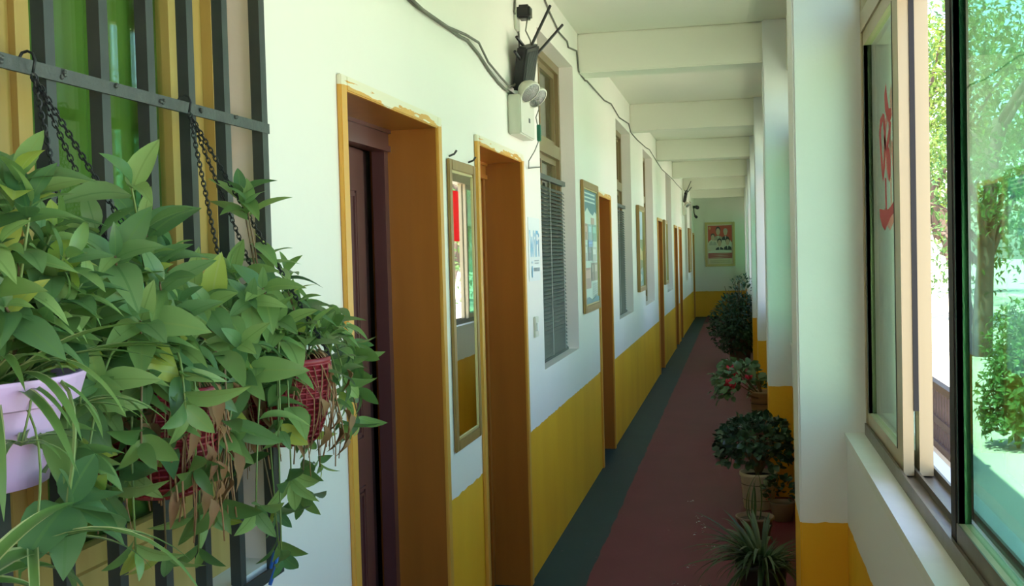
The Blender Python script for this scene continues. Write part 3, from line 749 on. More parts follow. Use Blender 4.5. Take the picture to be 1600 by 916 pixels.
# plantlets on runners hanging below and in front of the pot
for (p, n, L) in (((-.775, 1.055, 1.405), 9, .10), ((-.79, 1.19, 1.43), 9, .10), ((-.74, 1.02, 1.30), 8, .20)):
    p = Vector(p)
    MB().tube(bez(cA + Vector((.05, -.02, 0)), cA.lerp(p, .7) + Vector((.05, 0, .08)), p, 8), .0014, 5).build('runner', M['stem'], A)
    for k in range(n):
        a = k * 2.4 + rng.random(); d = Vector((math.cos(a), math.sin(a), rng.uniform(.1, .7)))
        sl.put(STRAP[rng.randint(1, 2)], p, d, (0, 0, 1), L * rng.uniform(.7, 1.2), 1.4 if L < .15 else 1.0)
lb = Leaves(A, 40, M['LF'], 'broad_leaf')
# the big dark rosette and the long pale blades low on the left
p = Vector((-.735, 1.075, 1.335))
MB().tube(bez(cA + Vector((.04, 0, 0)), (-.72, 1.12, 1.52), p, 8), .0024, 5).build('stem', M['stem'], A)
for d, L in (((.15, -.75, -.12), .10), ((.1, .8, -.15), .12), ((.25, .55, -.35), .105), ((-.1, .95, .15), .13), ((.3, -.5, -.4), .09), ((.1, .3, .5), .07), ((.2, -.2, .4), .06)):
    lb.put(OV[2 + rng.randint(0, 1)], p, d, (.5, -.5, 1), L, 1.15)
p = Vector((-.72, .90, 1.30))
MB().tube(bez(cA + Vector((.02, -.05, 0)), (-.74, 1.0, 1.50), p, 8), .002, 5).build('runner', M['stem'], A)
for d, L in (((.0, .9, .25), .26), ((.0, .95, .05), .24), ((.05, .9, -.15), .22), ((-.05, .85, -.35), .22), ((.1, .7, .5), .18), ((.1, -.5, .4), .2), ((0, -.7, .1), .2), ((.0, .9, -.5), .2)):
    sl.put(STRAP[rng.randint(0, 1)], p, d, (.3, -.3, 1), L, 1.5)
sl.done(); lb.done()

# ------------------------------------------------------------------ framed things on the left wall
def flat_print(name, parent, x, y0, y1, z0, z1, shapes, facing=1, base=None):
    """a printed sheet on an X plane; shapes are (kind, colour, coords...) with u along +Y and v up, 0..1"""
    mb = MB(); mats = []
    def mi(c):
        m = FC(c) if isinstance(c, tuple) else c
        if m not in mats: mats.append(m)
        return mats.index(m)
    P = lambda u, v, l: (x + facing * .0006 * l, y0 + (y1 - y0) * u, z0 + (z1 - z0) * v)
    if base: shapes = [('r', base, 0, 0, 1, 1)] + shapes
    for l, s in enumerate(shapes):
        mb.cm = mi(s[1])
        if s[0] == 'r':
            a, b, c, d = s[2:]; pts = [(a, b), (c, b), (c, d), (a, d)]
        elif s[0] == 'e':
            cu_, cv, ru, rv = s[2:]; pts = [(cu_ + ru * math.cos(2 * PI * k / 14), cv + rv * math.sin(2 * PI * k / 14)) for k in range(14)]
        else: pts = s[2]
        mb.add([P(u, v, l * .3) for u, v in pts], [tuple(range(len(pts)))])
    return mb.build(name, mats, parent)
def framed(name, y0, y1, z0, z1, w, d, m, label, cat, shapes, base, group=None, glass=True):
    t = thing(name, (XL, (y0 + y1) / 2, z0), label, cat, group)
    x0, x1 = XL + .002, XL + d
    for (a, b, c, e) in ((y0, y0 + w, z0, z1), (y1 - w, y1, z0, z1), (y0 + w, y1 - w, z0, z0 + w), (y0 + w, y1 - w, z1 - w, z1)):
        mb = MB(); mb.box(x0, x1, a, b, c, e, bev=.004)
        mb.build('frame_rail', m, t)
    mb = MB(); i = w * .75
    for (a, b, c, e) in ((y0 + w, y0 + w + .008, z0 + w, z1 - w), (y1 - w - .008, y1 - w, z0 + w, z1 - w), (y0 + w, y1 - w, z0 + w, z0 + w + .008), (y0 + w, y1 - w, z1 - w - .008, z1 - w)): mb.box(x0, x1 - .003, a, b, c, e)
    mb.build('inner_bead', M['gframe'], t)
    if shapes is None:
        MB().box(x0, x0 + .004, y0 + w - .002, y1 - w + .002, z0 + w - .002, z1 - w + .002).build('mirror_glass', M['mirror'], t)
    else:
        flat_print('print', t, x0 + .006, y0 + w, y1 - w, z0 + w, z1 - w, shapes, 1, base)
        MB().box(x0, x0 + .004, y0 + w, y1 - w, z0 + w, z1 - w).build('backing', M['pframe'], t)
    return t
mr = framed('wall_mirror', 3.765, 4.165, .895, 1.955, .040, .013, M['pframe'], 'tall narrow mirror in brown gilt frame between the first two doors', 'mirror', None, None)
for y in (3.81, 4.10): MB().tube([(XL, y, 1.965), (XL + .02, y, 1.972), (XL + .03, y, 1.985)], .004, 6).build('hanging_nail', M['dgrey'], mr)

TE, PALE, INK = (.06, .20, .25), (.62, .72, .68), (.10, .12, .13)
sh = [('r', TE, 0, .86, 1, 1), ('p', TE, [(0, .86), (0, .81), (.15, .80), (.3, .84), (.5, .80), (.7, .78), (.85, .82), (1, .80), (1, .86)])]
for v in (.965, .93, .895): sh.append(('r', (.55, .68, .68), .12, v - .008, .88, v + .006))
sh += [('r', (.50, .36, .30), .55, .70, .8, .76)]
for (u0, v0, u1, v1, c) in ((.05, .56, .30, .70, (.42, .30, .26)), (.34, .56, .60, .70, (.30, .45, .50)), (.64, .55, .95, .70, (.22, .40, .36)), (.05, .38, .25, .52, (.45, .48, .50)), (.3, .38, .55, .52, (.18, .22, .25)), (.6, .37, .92, .5, (.5, .52, .5)), (.05, .14, .45, .32, (.42, .28, .25)), (.5, .20, .70, .36, (.25, .22, .20)), (.72, .20, .95, .36, (.42, .36, .30)), (.3, .50, .62, .56, (.20, .35, .62))):
    sh.append(('r', c, u0, v0, u1, v1))
    sh.append(('r', tuple(min(1, k * 1.5) for k in c), u0 + .03, (v0 + v1) / 2, u1 - .05, v1 - .02))
for i in range(14): sh.append(('r', INK, .55, .06 + i * .009, .93, .062 + i * .009))
sh.append(('p', (.12, .28, .34), [(0, 0), (1, 0), (1, .05), (.8, .06), (.5, .035), (.25, .07), (0, .04)]))
framed('notice_frame', 7.17, 7.99, 1.20, 2.095, .050, .022, M['pframe'], 'framed information poster with dark teal heading beside the third door', 'poster', sh, PALE)
sh = [('r', (.10, .16, .20), 0, .70, .4, 1), ('p', (.45, .58, .66), [(.4, 1), (1, 1), (.9, .62), (.5, .60), (.55, .8)]), ('r', (.16, .24, .10), 0, .45, 1, .62), ('r', (.48, .38, .10), .2, .33, .95, .47), ('p', (.12, .17, .06), [(0, .2), (1, .26), (1, .34), (0, .38)]), ('r', (.14, .30, .30), 0, .02, 1, .2), ('e', (.40, .50, .48), .5, .12, .3, .05), ('e', (.5, .46, .2), .5, .46, .25, .05)]
framed('landscape_picture', 11.22, 11.95, 1.19, 2.09, .045, .035, M['pframe'], 'framed landscape picture of sky and trees between the second and third tall windows', 'picture', sh, (.22, .32, .34))
sh = [('r', (.42, .46, .40), 0, .6, 1, 1), ('e', (.38, .15, .16), .5, .55, .3, .2), ('e', (.16, .30, .12), .5, .25, .4, .2)]
framed('landscape_picture', 15.31, 15.97, 1.14, 2.05, .04, .035, M['pframe'], 'framed pink and green picture just past the fourth door', 'picture', sh, (.30, .36, .26))
sh = [('r', (.45, .25, .12), 0, .5, 1, 1), ('e', (.5, .42, .3), .5, .4, .3, .2)]
framed('landscape_picture', 23.22, 24.2, 1.15, 2.09, .04, .035, M['pframe'], 'small framed orange brown picture far down the corridor wall', 'picture', sh, (.35, .28, .2))

# end wall portrait poster (faces -Y)
def end_poster():
    x0, x1, z0, z1 = -.752, -.040, 1.215, 2.285; y = YE
    t = thing('portrait_poster', ((x0 + x1) / 2, y, z0), 'gilt framed red poster of five portrait busts on the far end wall', 'poster')
    w = .055
    for (a, b, c, d) in ((x0, x0 + w, z0, z1), (x1 - w, x1, z0, z1), (x0 + w, x1 - w, z0, z0 + w), (x0 + w, x1 - w, z1 - w, z1)):
        MB().box(a, b, y - .04, y - .002, c, d, bev=.006).build('frame_rail', M['gframe'], t)
    mb = MB(); mats = []; lay = [0]
    a0, a1, b0, b1 = x0 + w, x1 - w, z0 + w, z1 - w
    def S_(c, pts):
        m = FC(c)
        if m not in mats: mats.append(m)
        mb.cm = mats.index(m); lay[0] += 1
        yy = y - .012 - lay[0] * .0004
        mb.add([(a0 + (a1 - a0) * u, yy, b0 + (b1 - b0) * v) for u, v in pts], [tuple(range(len(pts)))])
    R_ = lambda c, u0, v0, u1, v1: S_(c, [(u0, v0), (u1, v0), (u1, v1), (u0, v1)])
    E_ = lambda c, u, v, ru, rv: S_(c, [(u + ru * math.cos(2 * PI * k / 16), v + rv * math.sin(2 * PI * k / 16)) for k in range(16)])
    R_((.62, .52, .40), 0, 0, 1, 1); R_((.55, .09, .06), .03, .55, .97, .97)
    E_((.66, .60, .50), .5, .52, .46, .16); E_((.60, .56, .48), .2, .45, .2, .10); E_((.62, .58, .5), .82, .46, .18, .12)
    E_((.62, .30, .12), .10, .91, .05, .035)
    for (u, v, s, suit, hair) in ((.43, .83, 1.15, (.40, .33, .25), (.06, .05, .05)), (.72, .80, 1.0, (.05, .06, .06), (.45, .38, .33)), (.22, .68, 1.0, (.42, .40, .36), (.10, .08, .07)), (.48, .54, 1.1, (.035, .04, .045), (.03, .03, .03)), (.80, .56, 1.05, (.05, .055, .06), (.04, .035, .035))):
        S_(suit, [(u - .15 * s, v - .20 * s), (u - .13 * s, v - .13 * s), (u - .05 * s, v - .10 * s), (u + .05 * s, v - .10 * s), (u + .13 * s, v - .13 * s), (u + .15 * s, v - .20 * s)])
        S_((.62, .60, .55), [(u - .025 * s, v - .10 * s), (u + .025 * s, v - .10 * s), (u, v - .19 * s)])
        E_(hair, u, v + .025 * s, .085 * s, .075 * s); E_((.56, .38, .28), u, v - .01 * s, .07 * s, .075 * s)
    E_((.66, .64, .58), .5, .30, .48, .06)
    R_((.42, .10, .09), .03, .15, .97, .28)
    for i in range(3): S_((.62, .45, .36), [(.05, .17 + .04 * i), (.5, .165 + .04 * i), (.95, .18 + .04 * i), (.5, .18 + .04 * i)])
    R_((.66, .60, .38), .05, .02, .95, .13)
    for i in range(4): R_((.30, .24, .15), .10, .035 + .022 * i, .90, .041 + .022 * i)
    mb.build('print', mats, t)
    MB().box(a0, a1, y - .011, y - .004, b0, b1).build('backing', M['pframe'], t)
end_poster()

# WiFi notice: thin sheet with printed letters
t = thing('paper_notice', (XL, 5.44, 1.52), 'white paper notice with blue WiFi lettering beside the second door', 'notice')
MB().box(XL + .001, XL + .0025, 5.29, 5.60, 1.47, 1.79).build('sheet', M['paper'], t)
BL = (.13, .40, .62)
shp = [('p', BL, [(.08, .80), (.14, .80), (.20, .48), (.26, .70), (.30, .70), (.36, .48), (.42, .80), (.48, .80), (.39, .38), (.33, .38), (.28, .58), (.23, .38), (.17, .38)]),
       ('r', BL, .52, .38, .57, .66), ('e', BL, .545, .73, .035, .035), ('r', BL, .63, .38, .69, .80), ('r', BL, .69, .74, .82, .80), ('r', BL, .69, .58, .79, .64), ('r', BL, .86, .38, .91, .66), ('e', BL, .885, .73, .035, .035)]
for i, (u0, u1, v) in enumerate(((.45, .85, .31), (.48, .82, .27))): shp.append(('r', (.36, .40, .42), u0, v, u1, v + .02))
for i in range(6): shp.append(('r', (.28, .36, .40), .38 + i * .09, .15, .44 + i * .09, .21))
shp += [('r', BL, .20, .06, .26, .24), ('r', (.4, .55, .65), .18, .28, .28, .31)]
flat_print('print', t, XL + .003, 5.29, 5.60, 1.47, 1.79, shp)
t = thing('wall_switch', (XL, 5.42, 1.235), 'white wall switch plate below the paper notice', 'switch')
MB().box(XL + .0005, XL + .012, 5.375, 5.465, 1.185, 1.29, bev=.003).build('plate', M['cream'], t)
MB().box(XL + .012, XL + .016, 5.40, 5.44, 1.215, 1.26, bev=.002).build('rocker', M['white'], t)

# ------------------------------------------------------------------ emergency light, router, cables
def emergency_light(y, z, label):
    t = thing('emergency_light', (XL, y, z), label, 'lamp', 'twin head emergency lights')
    MB().box(XL + .001, XL + .062, y - .17, y + .17, z, z + .18, bev=.006).build('battery_box', M['cream'], t)
    MB().box(XL + .062, XL + .064, y + .02, y + .05, z + .07, z + .09).build('test_button', M['dgrey'], t)
    for s in (-.10, .09):
        c = Vector((XL + .092, y + s - .02, z + .195)); ax = Vector((.62, -.32, -.62)).normalized()
        l = MB().lathe(c, [(.012, -.05), (.030, -.042), (.048, -.02), (.055, .004), (.055, .012), (.049, .013)], 24, axis=ax, cap0=True).build('lamp_head', M['cream'], t, smooth=True)
        MB().lathe(c, [(.0005, .018), (.02, .017), (.038, .014), (.049, .011)], 24, axis=ax).build('lens', M['lens'], l, smooth=True)
        MB().tube([(XL + .035, y + s, z + .17), (XL + .05, y + s, z + .20), c - ax * .045], .007, 8).build('lamp_bracket', M['dgrey'], l)
    return t
emergency_light(5.04, 2.155, 'cream twin head emergency light box high on the wall above the second door')
e2 = emergency_light(21.35, 2.30, 'twin head emergency light far down the corridor')

def router(y, z, label):
    t = thing('wifi_router', (XL + .05, y, z), label, 'router', 'wall routers')
    R = Matrix.Rotation(math.radians(12), 3, 'Y') @ Matrix.Rotation(math.radians(14), 3, 'X')
    c = Vector((XL + .055, y, z + .115))
    MB().box(c.x - .024, c.x + .024, c.y - .13, c.y + .13, c.z - .10, c.z + .10, rot=R, bev=.008).build('router_case', M['black'], t)
    for i in range(9):
        v = MB().box(c.x + .023, c.x + .028, c.y - .10 + .022 * i, c.y - .088 + .022 * i, c.z - .075, c.z + .075)
        v.v = [tuple(c + R @ (Vector(q) - c)) for q in v.v]
        v.build('vent_rib', M['dgrey'], t)
    for a, b in (((XL + .072, y + .02, z + .20), (-.845, y + .08, z + .41)), ((XL + .092, y + .10, z + .19), (-.810, y + .22, z + .345)), ((XL + .065, y - .04, z + .19), (XL + .045, y - .16, z + .225)), ((XL + .058, y - .10, z + .12), (XL + .045, y - .21, z + .150))):
        A_, B_ = Vector(a), Vector(b)
        A_ = A_ - (B_ - A_).normalized() * .03
        MB().tube([A_, A_.lerp(B_, .1), A_.lerp(B_, .12), B_], [.010, .010, .0075, .007], 8).build('antenna', M['black'], t)
    return t
router(5.06, 2.372, 'black router with long antennas propped above the near emergency light')
router(21.35, 2.55, 'black router with antennas above the far emergency light')
t = thing('power_adapter', (XL, 5.12, 2.70), 'small black power adapter plugged in high on the wall above the router', 'adapter')
MB().box(XL + .001, XL + .012, 5.07, 5.16, 2.67, 2.76, bev=.002).build('socket_plate', M['cream'], t)
MB().box(XL + .012, XL + .075, 5.08, 5.16, 2.72, 2.785, bev=.01).build('adapter_body', M['black'], t)
CB = [(3.20, 3.02), (5.864, 3.006), (6.081, 2.959), (6.397, 2.91), (6.712, 2.916), (6.755, 2.888), (7.12, 2.93), (7.19, 2.81), (7.5, 2.795), (7.594, 2.808), (8.609, 2.808), (9.1, 2.845), (9.73, 2.805), (10.6, 2.85), (10.80, 2.79), (11.1, 2.785), (11.571, 2.785), (12.621, 2.805), (13.141, 2.83), (14.3, 2.785), (15.371, 2.753), (17.942, 2.78), (19.149, 2.77), (20.94, 2.775)]
def cable(pts, x, r, label, name='wall_cable'):
    P = [(x if len(p) == 2 else p[0], *p[-2:]) for p in pts]
    o = MB().tube(P, r, 6).build(name, M['cable'], smooth=True); return tag(o, label, 'cable')
cable(CB, XL + .007, .0055, 'long grey cable sagging along the top of the corridor wall')
cable([(3.0, 2.47), (3.308, 2.423), (3.412, 2.418), (3.724, 2.423), (3.996, 2.427), (4.114, 2.435), (4.301, 2.413), (4.468, 2.38), (4.649, 2.356), (4.80, 2.345), (4.93, 2.348), (5.0, 2.347)], XL + .008, .0065, 'thick grey cable drooping from top left to the emergency light')
cable([(3.0, 2.455), (3.295, 2.418), (3.448, 2.41), (3.766, 2.416), (4.025, 2.44), (4.239, 2.45), (4.399, 2.40), (4.65, 2.374), (4.808, 2.363), (4.936, 2.382), (5.0, 2.42), (5.03, 2.50)], XL + .022, .005, 'thinner pale cable twisted round the drooping cable, looping up to the router')
cable([(5.10, 3.05), (5.078, 2.806), (5.057, 2.748), (5.111, 2.715), (5.15, 2.66), (5.16, 2.591), (5.17, 2.535)], XL + .007, .005, 'cable dropping straight from the ceiling past the power adapter')
cable([(-.95, 5.10, 2.72), (-.965, 5.13, 2.67), (-.96, 5.22, 2.64), (-.955, 5.20, 2.60), (-.955, 5.16, 2.545)], 0, .0035, 'short black lead from the adapter down to the router')
t = thing('loose_wire', (-.93, 5.15, 2.10), 'thin wire with green plug hanging beside the near emergency light box', 'wire')
MB().tube([(-.90, 5.05, 2.33), (-.92, 5.18, 2.30), (-.945, 5.235, 2.27), (-.94, 5.25, 2.23), (-.94, 5.25, 2.15), (-.96, 5.26, 2.11), (-.985, 5.23, 2.06), (-1.0, 5.30, 2.03), (-1.0, 5.62, 2.06)], .0028, 5).build('lead', M['cable'], t)
MB().box(-.943, -.925, 5.235, 5.262, 2.155, 2.235, bev=.003).build('green_plug', M['greenp'], t)
t = thing('security_camera', (XL, 26.35, 2.55), 'small black security camera at the far end of the left wall', 'camera')
MB().box(XL + .001, XL + .06, 26.30, 26.36, 2.62, 2.68).build('camera_base', M['black'], t)
MB().lathe((XL + .10, 26.28, 2.64), [(.03, -.06), (.045, -.05), (.045, .05), (.035, .06)], 14, axis=(.3, -1, -.2), cap0=True, cap1=True).build('camera_body', M['black'], t)
MB().lathe((XL + .07, 26.25, 2.42), [(.03, -.05), (.035, .05)], 12, axis=(.3, -1, -.3), cap0=True, cap1=True).build('camera_lens', M['black'], t)
MB().tube([(XL + .02, 26.33, 2.62), (XL + .03, 26.3, 2.5), (XL + .06, 26.27, 2.43)], .012, 6).build('camera_bracket', M['black'], t)

# ------------------------------------------------------------------ potted plants along the piers
def pot_lathe(c, prof, m, name, root, n=28, cap=True, sq=0): return MB().lathe(c, prof, n, cap0=cap, sq=sq).build(name, m, root, smooth=True)
rng = random.Random(5)
# jade plant in white bucket
jc = Vector((.105, 6.86, 0))
t = thing('potted_jade_plant', jc, 'round dark jade plant in a white bucket against the second pier', 'potted plant')
pot_lathe(jc, [(.085, 0), (.092, .004), (.108, .20), (.116, .205), (.116, .225), (.108, .225), (.100, .19)], M['bucketw'], 'bucket', t)
MB().lathe(jc, [(.001, .20), (.10, .20)], 20).build('soil', M['soil'], t)
MB().torus(jc + Vector((0, 0, .155)), .1055, .0022, n=28).torus(jc + Vector((0, 0, .06)), .0975, .0016, n=28).build('bucket_band', M['band'], t)
lbm = MB()
for i in range(3):
    for j in range(3):
        a = -1.15 + i * .12; z = .075 + j * .026
        for (da, dz, w, h) in ((0, 0, .08, .004), (.03, -.008, .006, .018), (0, .01, .09, .003)):
            aa = a + da; r = .1005 + .012 * (z / .2)
            lbm.box(-.0005, .0005, -w * .05, w * .05, -h / 2, h / 2)
            for q in range(len(lbm.v) - 8, len(lbm.v)):
                v = Vector(lbm.v[q]); lbm.v[q] = tuple(jc + Matrix.Rotation(aa, 3, 'Z') @ (v + Vector((r - .0008, 0, z + dz))))
lbm.build('bucket_lettering', M['redpaint'], t)
lv = Leaves(t, 300, M['LJS'])
for b in range(14):
    a = b * 2.4; e = jc + Vector((math.cos(a) * .15 * rng.random(), math.sin(a) * .15 * rng.random(), .38 + .1 * rng.random()))
    MB().tube(bez(jc + Vector((0, 0, .2)), jc.lerp(e, .4) + Vector((0, 0, .15)), e, 6), [.012 - .0012 * i for i in range(7)], 6).build('branch', M['stemd'], t, smooth=True)
jl = []
for i in range(900):
    d = rnd_dir(rng, -.55, 1); r = rng.uniform(.82, 1.02) if i < 620 else rng.uniform(.4, .85)
    p = jc + Vector((d.x * .245 * r - .01, d.y * .24 * r, .385 + d.z * .185 * r))
    if p.x > .28: p.x = .27
    jl.append((d.y - .4 * d.x, p, d))
jl.sort(key=lambda q: q[0])
for _, p, d in jl: lv.put(JADE[rng.randint(0, 1)], p, d + rnd_dir(rng) * .7, d + Vector((0, 0, .5)) + rnd_dir(rng) * .4, rng.uniform(.036, .056), 1)
lv.done()
# shallow brown basin in front of the bucket
bc = Vector((.07, 6.10, 0))
t = thing('flower_pot', bc, 'shallow brown round pot with few blades standing before the white bucket', 'potted plant')
pot_lathe(bc, [(.07, 0), (.078, .004), (.098, .115), (.106, .118), (.106, .132), (.098, .132), (.092, .11)], M['terra'], 'pot', t)
MB().lathe(bc, [(.001, .112), (.093, .11)], 20).build('soil', M['soil'], t)
sl = Leaves(t, 60, M['LF'])
for i in range(6):
    a = rng.random() * 2 * PI; sl.put(STRAPD[rng.randint(0, 1)], bc + Vector((math.cos(a) * .03, math.sin(a) * .03, .11)), (math.cos(a) * .35, math.sin(a) * .35, 1), (math.cos(a), math.sin(a), .2), rng.uniform(.18, .34), .8)
# dark small plant beside the bucket
sc_ = Vector((.235, 6.55, 0))
t = thing('flower_pot', sc_, 'small dark leafy plant in a brown pot squeezed between bucket and pier', 'potted plant')
pot_lathe(sc_, [(.05, 0), (.055, .004), (.072, .10), (.076, .112), (.07, .112), (.066, .09)], M['terra'], 'pot', t)
lv = Leaves(t, 120, M['LJS'])
for i in range(90):
    d = rnd_dir(rng, -.2, 1); p = sc_ + Vector((d.x * .085 - .01, d.y * .10, .165 + d.z * .085)); lv.put(JADE[0], p, d + rnd_dir(rng) * .6, d + Vector((0, 0, .6)), rng.uniform(.03, .05))
lv.done()
# spider plant in the foreground
pc = Vector((.085, 5.02, 0))
t = thing('potted_spider_plant', pc, 'bushy dark spider plant in a grey pot, nearest of the floor pots', 'potted plant')
pot_lathe(pc, [(.085, 0), (.092, .004), (.112, .16), (.122, .162), (.122, .182), (.112, .182), (.106, .15)], M['dgrey'], 'pot', t)
MB().lathe(pc, [(.001, .16), (.106, .158)], 20).build('soil', M['soil'], t)
sl = Leaves(t, 240, M['LF'])
for i in range(210):
    a = rng.random() * 2 * PI; up = rng.uniform(.1, 2.2); d = Vector((math.cos(a), math.sin(a), up))
    L = rng.uniform(.20, .37)
    if math.cos(a) > .2: L *= .62
    sl.put(STRAPD[rng.randint(0, 2)], pc + Vector((math.cos(a) * .035, math.sin(a) * .035, .17)), d, (0, 0, 1), L, rng.uniform(.9, 1.4))
# begonia with red flowers in a wicker pot
gc = Vector((.20, 9.75, 0))
t = thing('potted_begonia', gc, 'leafy begonia with red flowers beyond the second pier', 'potted plant')
pot_lathe(gc, [(.085, 0), (.09, .004), (.105, .335), (.115, .34), (.115, .36), (.105, .36), (.10, .32)], M['wicker'], 'pot', t)
MB().torus(gc + Vector((0, 0, .09)), .0945, .004, n=28).torus(gc + Vector((0, 0, .19)), .1005, .004, n=28).torus(gc + Vector((0, 0, .255)), .1045, .004, n=28).build('pot_hoop', M['band'], t)
lv = Leaves(t, 260, M['LB'])
for i in range(240):
    d = rnd_dir(rng, -.6, 1); r = rng.uniform(.6, 1.0); p = gc + Vector((d.x * .22 * r - .21, d.y * .30 * r - .12, .42 + d.z * .22 * r))
    if p.x > .23: p.x = .23
    if p.x > -.01 and p.z < .47: continue
    lv.put(BEG[rng.randint(0, 1)], p, d + rnd_dir(rng) * .8, d + Vector((0, 0, .8)), rng.uniform(.045, .085))
lv.done()
for i in range(12):
    e = gc + Vector((rng.uniform(-.33, .02), rng.uniform(-.3, .1), rng.uniform(.35, .68)))
    MB().tube(bez(gc + Vector((0, 0, .3)), gc.lerp(e, .4) + Vector((0, 0, .15)), e, 6), .005, 5).build('stem', M['stemd'], t)
for (dx, dy, z) in ((-.275, -.25, .60), (-.27, -.22, .57), (-.235, -.25, .545), (-.285, -.28, .475), (-.26, -.30, .455), (-.30, -.25, .44), (-.265, -.27, .43), (-.12, -.30, .52)):
    fl = MB(); c = gc + Vector((dx, dy, z))
    for k in range(7):
        d = rnd_dir(rng, -1, .6); fl.lathe(c + d * .022, [(.0005, -.016), (.018, -.006), (.021, .003), (.0005, .014)], 7, axis=d)
    fl.build('flower', M['flower'], t)
# small maroon pot behind (visible in the mirror)
rc = Vector((.22, 10.25, 0))
t = thing('flower_pot', rc, 'maroon glazed pot of low leaves beyond the begonia', 'potted plant')
pot_lathe(rc, [(.08, 0), (.09, .01), (.12, .2), (.128, .21), (.128, .23), (.115, .23)], M['potred'], 'pot', t)
lv = Leaves(t, 100, M['LB'])
for i in range(90):
    d = rnd_dir(rng, -.1, 1); p = rc + Vector((d.x * .10 - .02, d.y * .15, .26 + d.z * .13)); lv.put(BEG[0], p, d + rnd_dir(rng) * .6, d + Vector((0, 0, .6)), rng.uniform(.04, .07))
# big dark bush in a tub
hc = Vector((.02, 15.9, 0))
t = thing('potted_shrub', hc, 'tall dark bushy shrub far along the piers before the end wall', 'potted plant')
pot_lathe(hc, [(.13, 0), (.14, .01), (.17, .30), (.185, .31), (.185, .34), (.165, .34)], M['terra'], 'tub', t)
for i in range(16):
    a = rng.random() * 2 * PI; e = hc + Vector((math.cos(a) * .26 * rng.random() - .05, math.sin(a) * .30 * rng.random(), rng.uniform(.55, 1.2)))
    MB().tube(bez(hc + Vector((0, 0, .3)), hc.lerp(e, .5) + Vector((0, 0, .1)), e, 6), [.012 - .0014 * k for k in range(7)], 5).build('branch', M['stemd'], t)
bm_ = MB(); tmpl = blade(w=.22, rows=2, curl=.2, fold=.15)
for i in range(3400):
    d = rnd_dir(rng, -1, 1); r = rng.random() ** .4
    z = .58 + d.z * .48 * r; wdt = .42 * (1.0 - .55 * max(0, (z - .62)) / .5)
    p = hc + Vector((d.x * wdt * r - .02, d.y * wdt * 1.15 * r, z))
    if z > .95: p += Vector((.05, 0, rng.uniform(0, .22)))
    if p.x > .23: p.x = .23 - rng.random() * .05
    m = Matrix.Translation(p) @ basis(d + rnd_dir(rng) * .9, d + Vector((0, 0, .7))) @ Matrix.Scale(rng.uniform(.05, .09), 4)
    bm_.add([m @ Vector(v) for v in tmpl[0]], tmpl[1])
o = bm_.build('foliage', M['LBush'], t, smooth=True); o['kind'] = 'stuff'
# fallen petals and bits on the floor
fb = MB()
for (x, y) in ((-.26, 6.55), (-.245, 6.42), (-.20, 6.35), (-.31, 7.0), (-.24, 6.2), (-.17, 5.9), (-.25, 5.55), (-.12, 9.2), (-.20, 13.5), (-.3, 5.25), (-.18, 5.2)):
    for k in range(4):
        px, py = x + rng.uniform(-.03, .03), y + rng.uniform(-.05, .05); a = rng.random() * 6; s = rng.uniform(.005, .012)
        fb.add([(px + s * math.cos(a), py + s * math.sin(a), .001), (px + .4 * s * math.cos(a + 1.6), py + .4 * s * math.sin(a + 1.6), .006), (px - s * math.cos(a), py - s * math.sin(a), .001), (px + .4 * s * math.cos(a - 1.6), py + .4 * s * math.sin(a - 1.6), .002)], [(0, 1, 2, 3)])
o = fb.build('fallen_petals', M['paper']); tag(o, 'scattered pale petals fallen on the maroon floor by the pots', 'petals', kind='stuff')

# ------------------------------------------------------------------ outside: yard, fence, trees
struct('ground', MB().box(.55, 90, -40, 120, -.4, -.1), M['conc'])
fx = 1.63
f = thing('yard_fence', (fx, 15, -.1), 'low dark brown slatted fence along the white path outside the window', 'fence')
MB().box(fx - .03, fx + .03, 8.6, 26, .39, .45).build('top_rail', M['fence'], f)
MB().box(fx - .02, fx + .02, 8.6, 26, .10, .16).build('middle_rail', M['fence'], f)
MB().box(fx - .03, fx + .03, 8.6, 26, -.1, -.04).build('bottom_rail', M['fence'], f)
bl0 = MB().box(fx - .012, fx + .012, 8.66, 8.695, -.04, .39).build('baluster', M['fence'], f)
for k in range(1, 143):
    o = bl0.copy(); C.objects.link(o); o.parent = f; o.location = (0, .12 * k, 0)
for k in range(7):
    MB().box(fx - .04, fx + .04, 8.56 + 2.8 * k, 8.64 + 2.8 * k, -.1, .50).build('post', M['fence'], f)

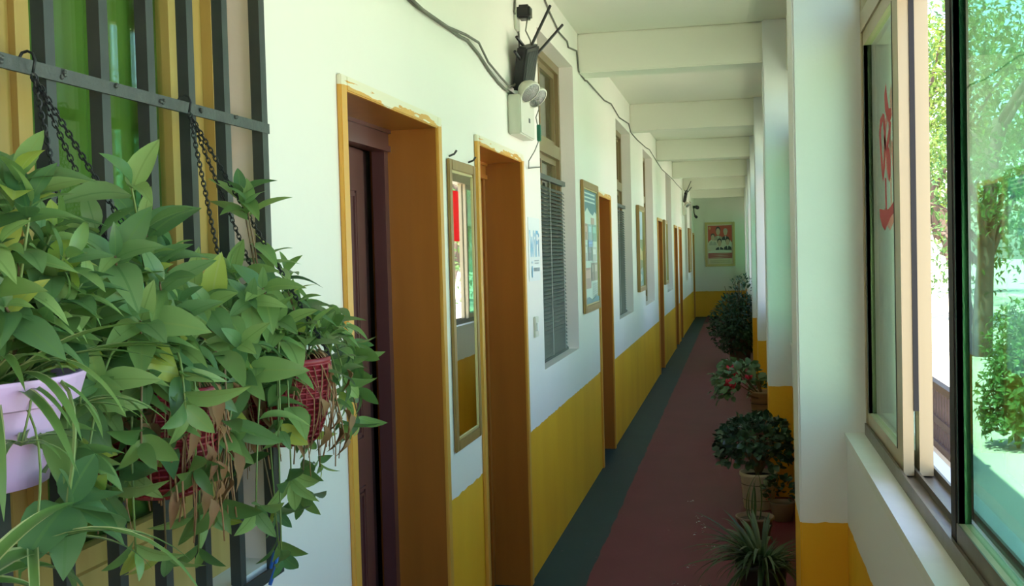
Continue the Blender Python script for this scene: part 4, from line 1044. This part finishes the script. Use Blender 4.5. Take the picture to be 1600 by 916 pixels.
LT = blade(w=.24, rows=2, curl=.15, fold=.2)
def tree(x, y, h, r, lean, seed, label, lm, nleaf=5200, lsize=(.13, .22), clear=1.3):
    rng = random.Random(seed)
    t = thing('tree', (x, y, -.1), label, 'tree', 'trees in the yard')
    b = Vector((x, y, -.1)); top = b + Vector((lean, .2, h * .55))
    MB().tube(bez(b, b + Vector((lean * .2, 0, h * .3)), top, 8), [.17 * h / 7 * (1 - .07 * i) for i in range(9)], 9).build('trunk', M['bark'], t, smooth=True)
    ends = []
    for i in range(9):
        a = i * 2.4; s = b.lerp(top, rng.uniform(.35, 1)); e = s + Vector((math.cos(a) * r * rng.uniform(.5, .9), math.sin(a) * r * rng.uniform(.5, .9), h * rng.uniform(.12, .42)))
        MB().tube(bez(s, s.lerp(e, .5) + Vector((0, 0, h * .08)), e, 6), [.065 * h / 7 * (1 - .13 * k) for k in range(7)], 6).build('branch', M['bark'], t, smooth=True)
        ends.append(e)
        for q in range(3): ends.append(s.lerp(e, rng.uniform(.5, 1)) + rnd_dir(rng) * r * .4)
    ends += [top + Vector((0, 0, h * .2)), top + Vector((0, 0, h * .38))]
    for i in range(10): ends.append(b + Vector((rng.uniform(-r, r) * .9, rng.uniform(-r, r) * .9, rng.uniform(clear, h))))
    mb = MB(); per = nleaf // len(ends)
    for e in ends:
        cr = r * rng.uniform(.22, .42)
        for i in range(per):
            d = rnd_dir(rng); p = e + d * cr * rng.random() ** .45
            if p.z < clear * .6: continue
            m = Matrix.Translation(p) @ basis(rnd_dir(rng, -1, .3), (rng.uniform(-.5, .5), rng.uniform(-.5, .5), 1)) @ Matrix.Scale(rng.uniform(*lsize), 4)
            mb.add([m @ Vector(v) for v in LT[0]], LT[1])
    o = mb.build('foliage', lm, t); o['kind'] = 'stuff'
tree(4.75, 24.5, 7.5, 2.6, -1.3, 31, 'leaning brown trunked tree straight outside the open window', M['LT'], nleaf=8200, clear=1.5)
tree(3.6, 17.5, 6.5, 2.1, .3, 32, 'nearer leafy tree seen through the green glass', M['LT2'], lsize=(.09, .16))
tree(8.2, 31, 9, 3.2, .5, 33, 'tall pale green tree behind the leaning one', M['LT'], lsize=(.16, .26))
tree(5.4, 38, 9, 3.2, -.4, 34, 'far yellow green tree at the back of the yard', M['LT'], lsize=(.18, .28))
tree(12.5, 40, 10, 3.6, .2, 35, 'broad tree at the far right of the yard', M['LT2'], lsize=(.18, .3))
tree(8.2, 20.0, 7, 2.0, .4, 36, 'dark crowned tree right of the leaning one', M['LT2'], lsize=(.1, .18))
def shrub(x, y, w, h, seed, label):
    rng = random.Random(seed); t = thing('shrub', (x, y, -.1), label, 'shrub', 'shrubs by the fence')
    for i in range(6):
        a = i; MB().tube([(x, y, -.1), (x + math.cos(a) * w * .4, y + math.sin(a) * w * .4, -.1 + h * .6)], .012, 5).build('stem', M['stemd'], t)
    mb = MB()
    for i in range(1500):
        d = rnd_dir(rng, -.6, 1); r = rng.random() ** .35; p = Vector((x + d.x * w * r, y + d.y * w * r, -.1 + h * .42 + d.z * h * .55 * r))
        m = Matrix.Translation(p) @ basis(rnd_dir(rng), d + Vector((0, 0, .5))) @ Matrix.Scale(rng.uniform(.06, .10), 4); mb.add([m @ Vector(v) for v in LT[0]], LT[1])
    o = mb.build('foliage', M['LT2'], t); o['kind'] = 'stuff'
shrub(2.25, 9.6, .32, .85, 41, 'nearer rounded green shrub just beyond the brown fence')
shrub(2.75, 11.2, .38, 1.0, 42, 'further rounded green shrub beyond the brown fence')
shrub(3.2, 13.4, .45, 1.1, 43, 'furthest green shrub of the row beyond the brown fence')
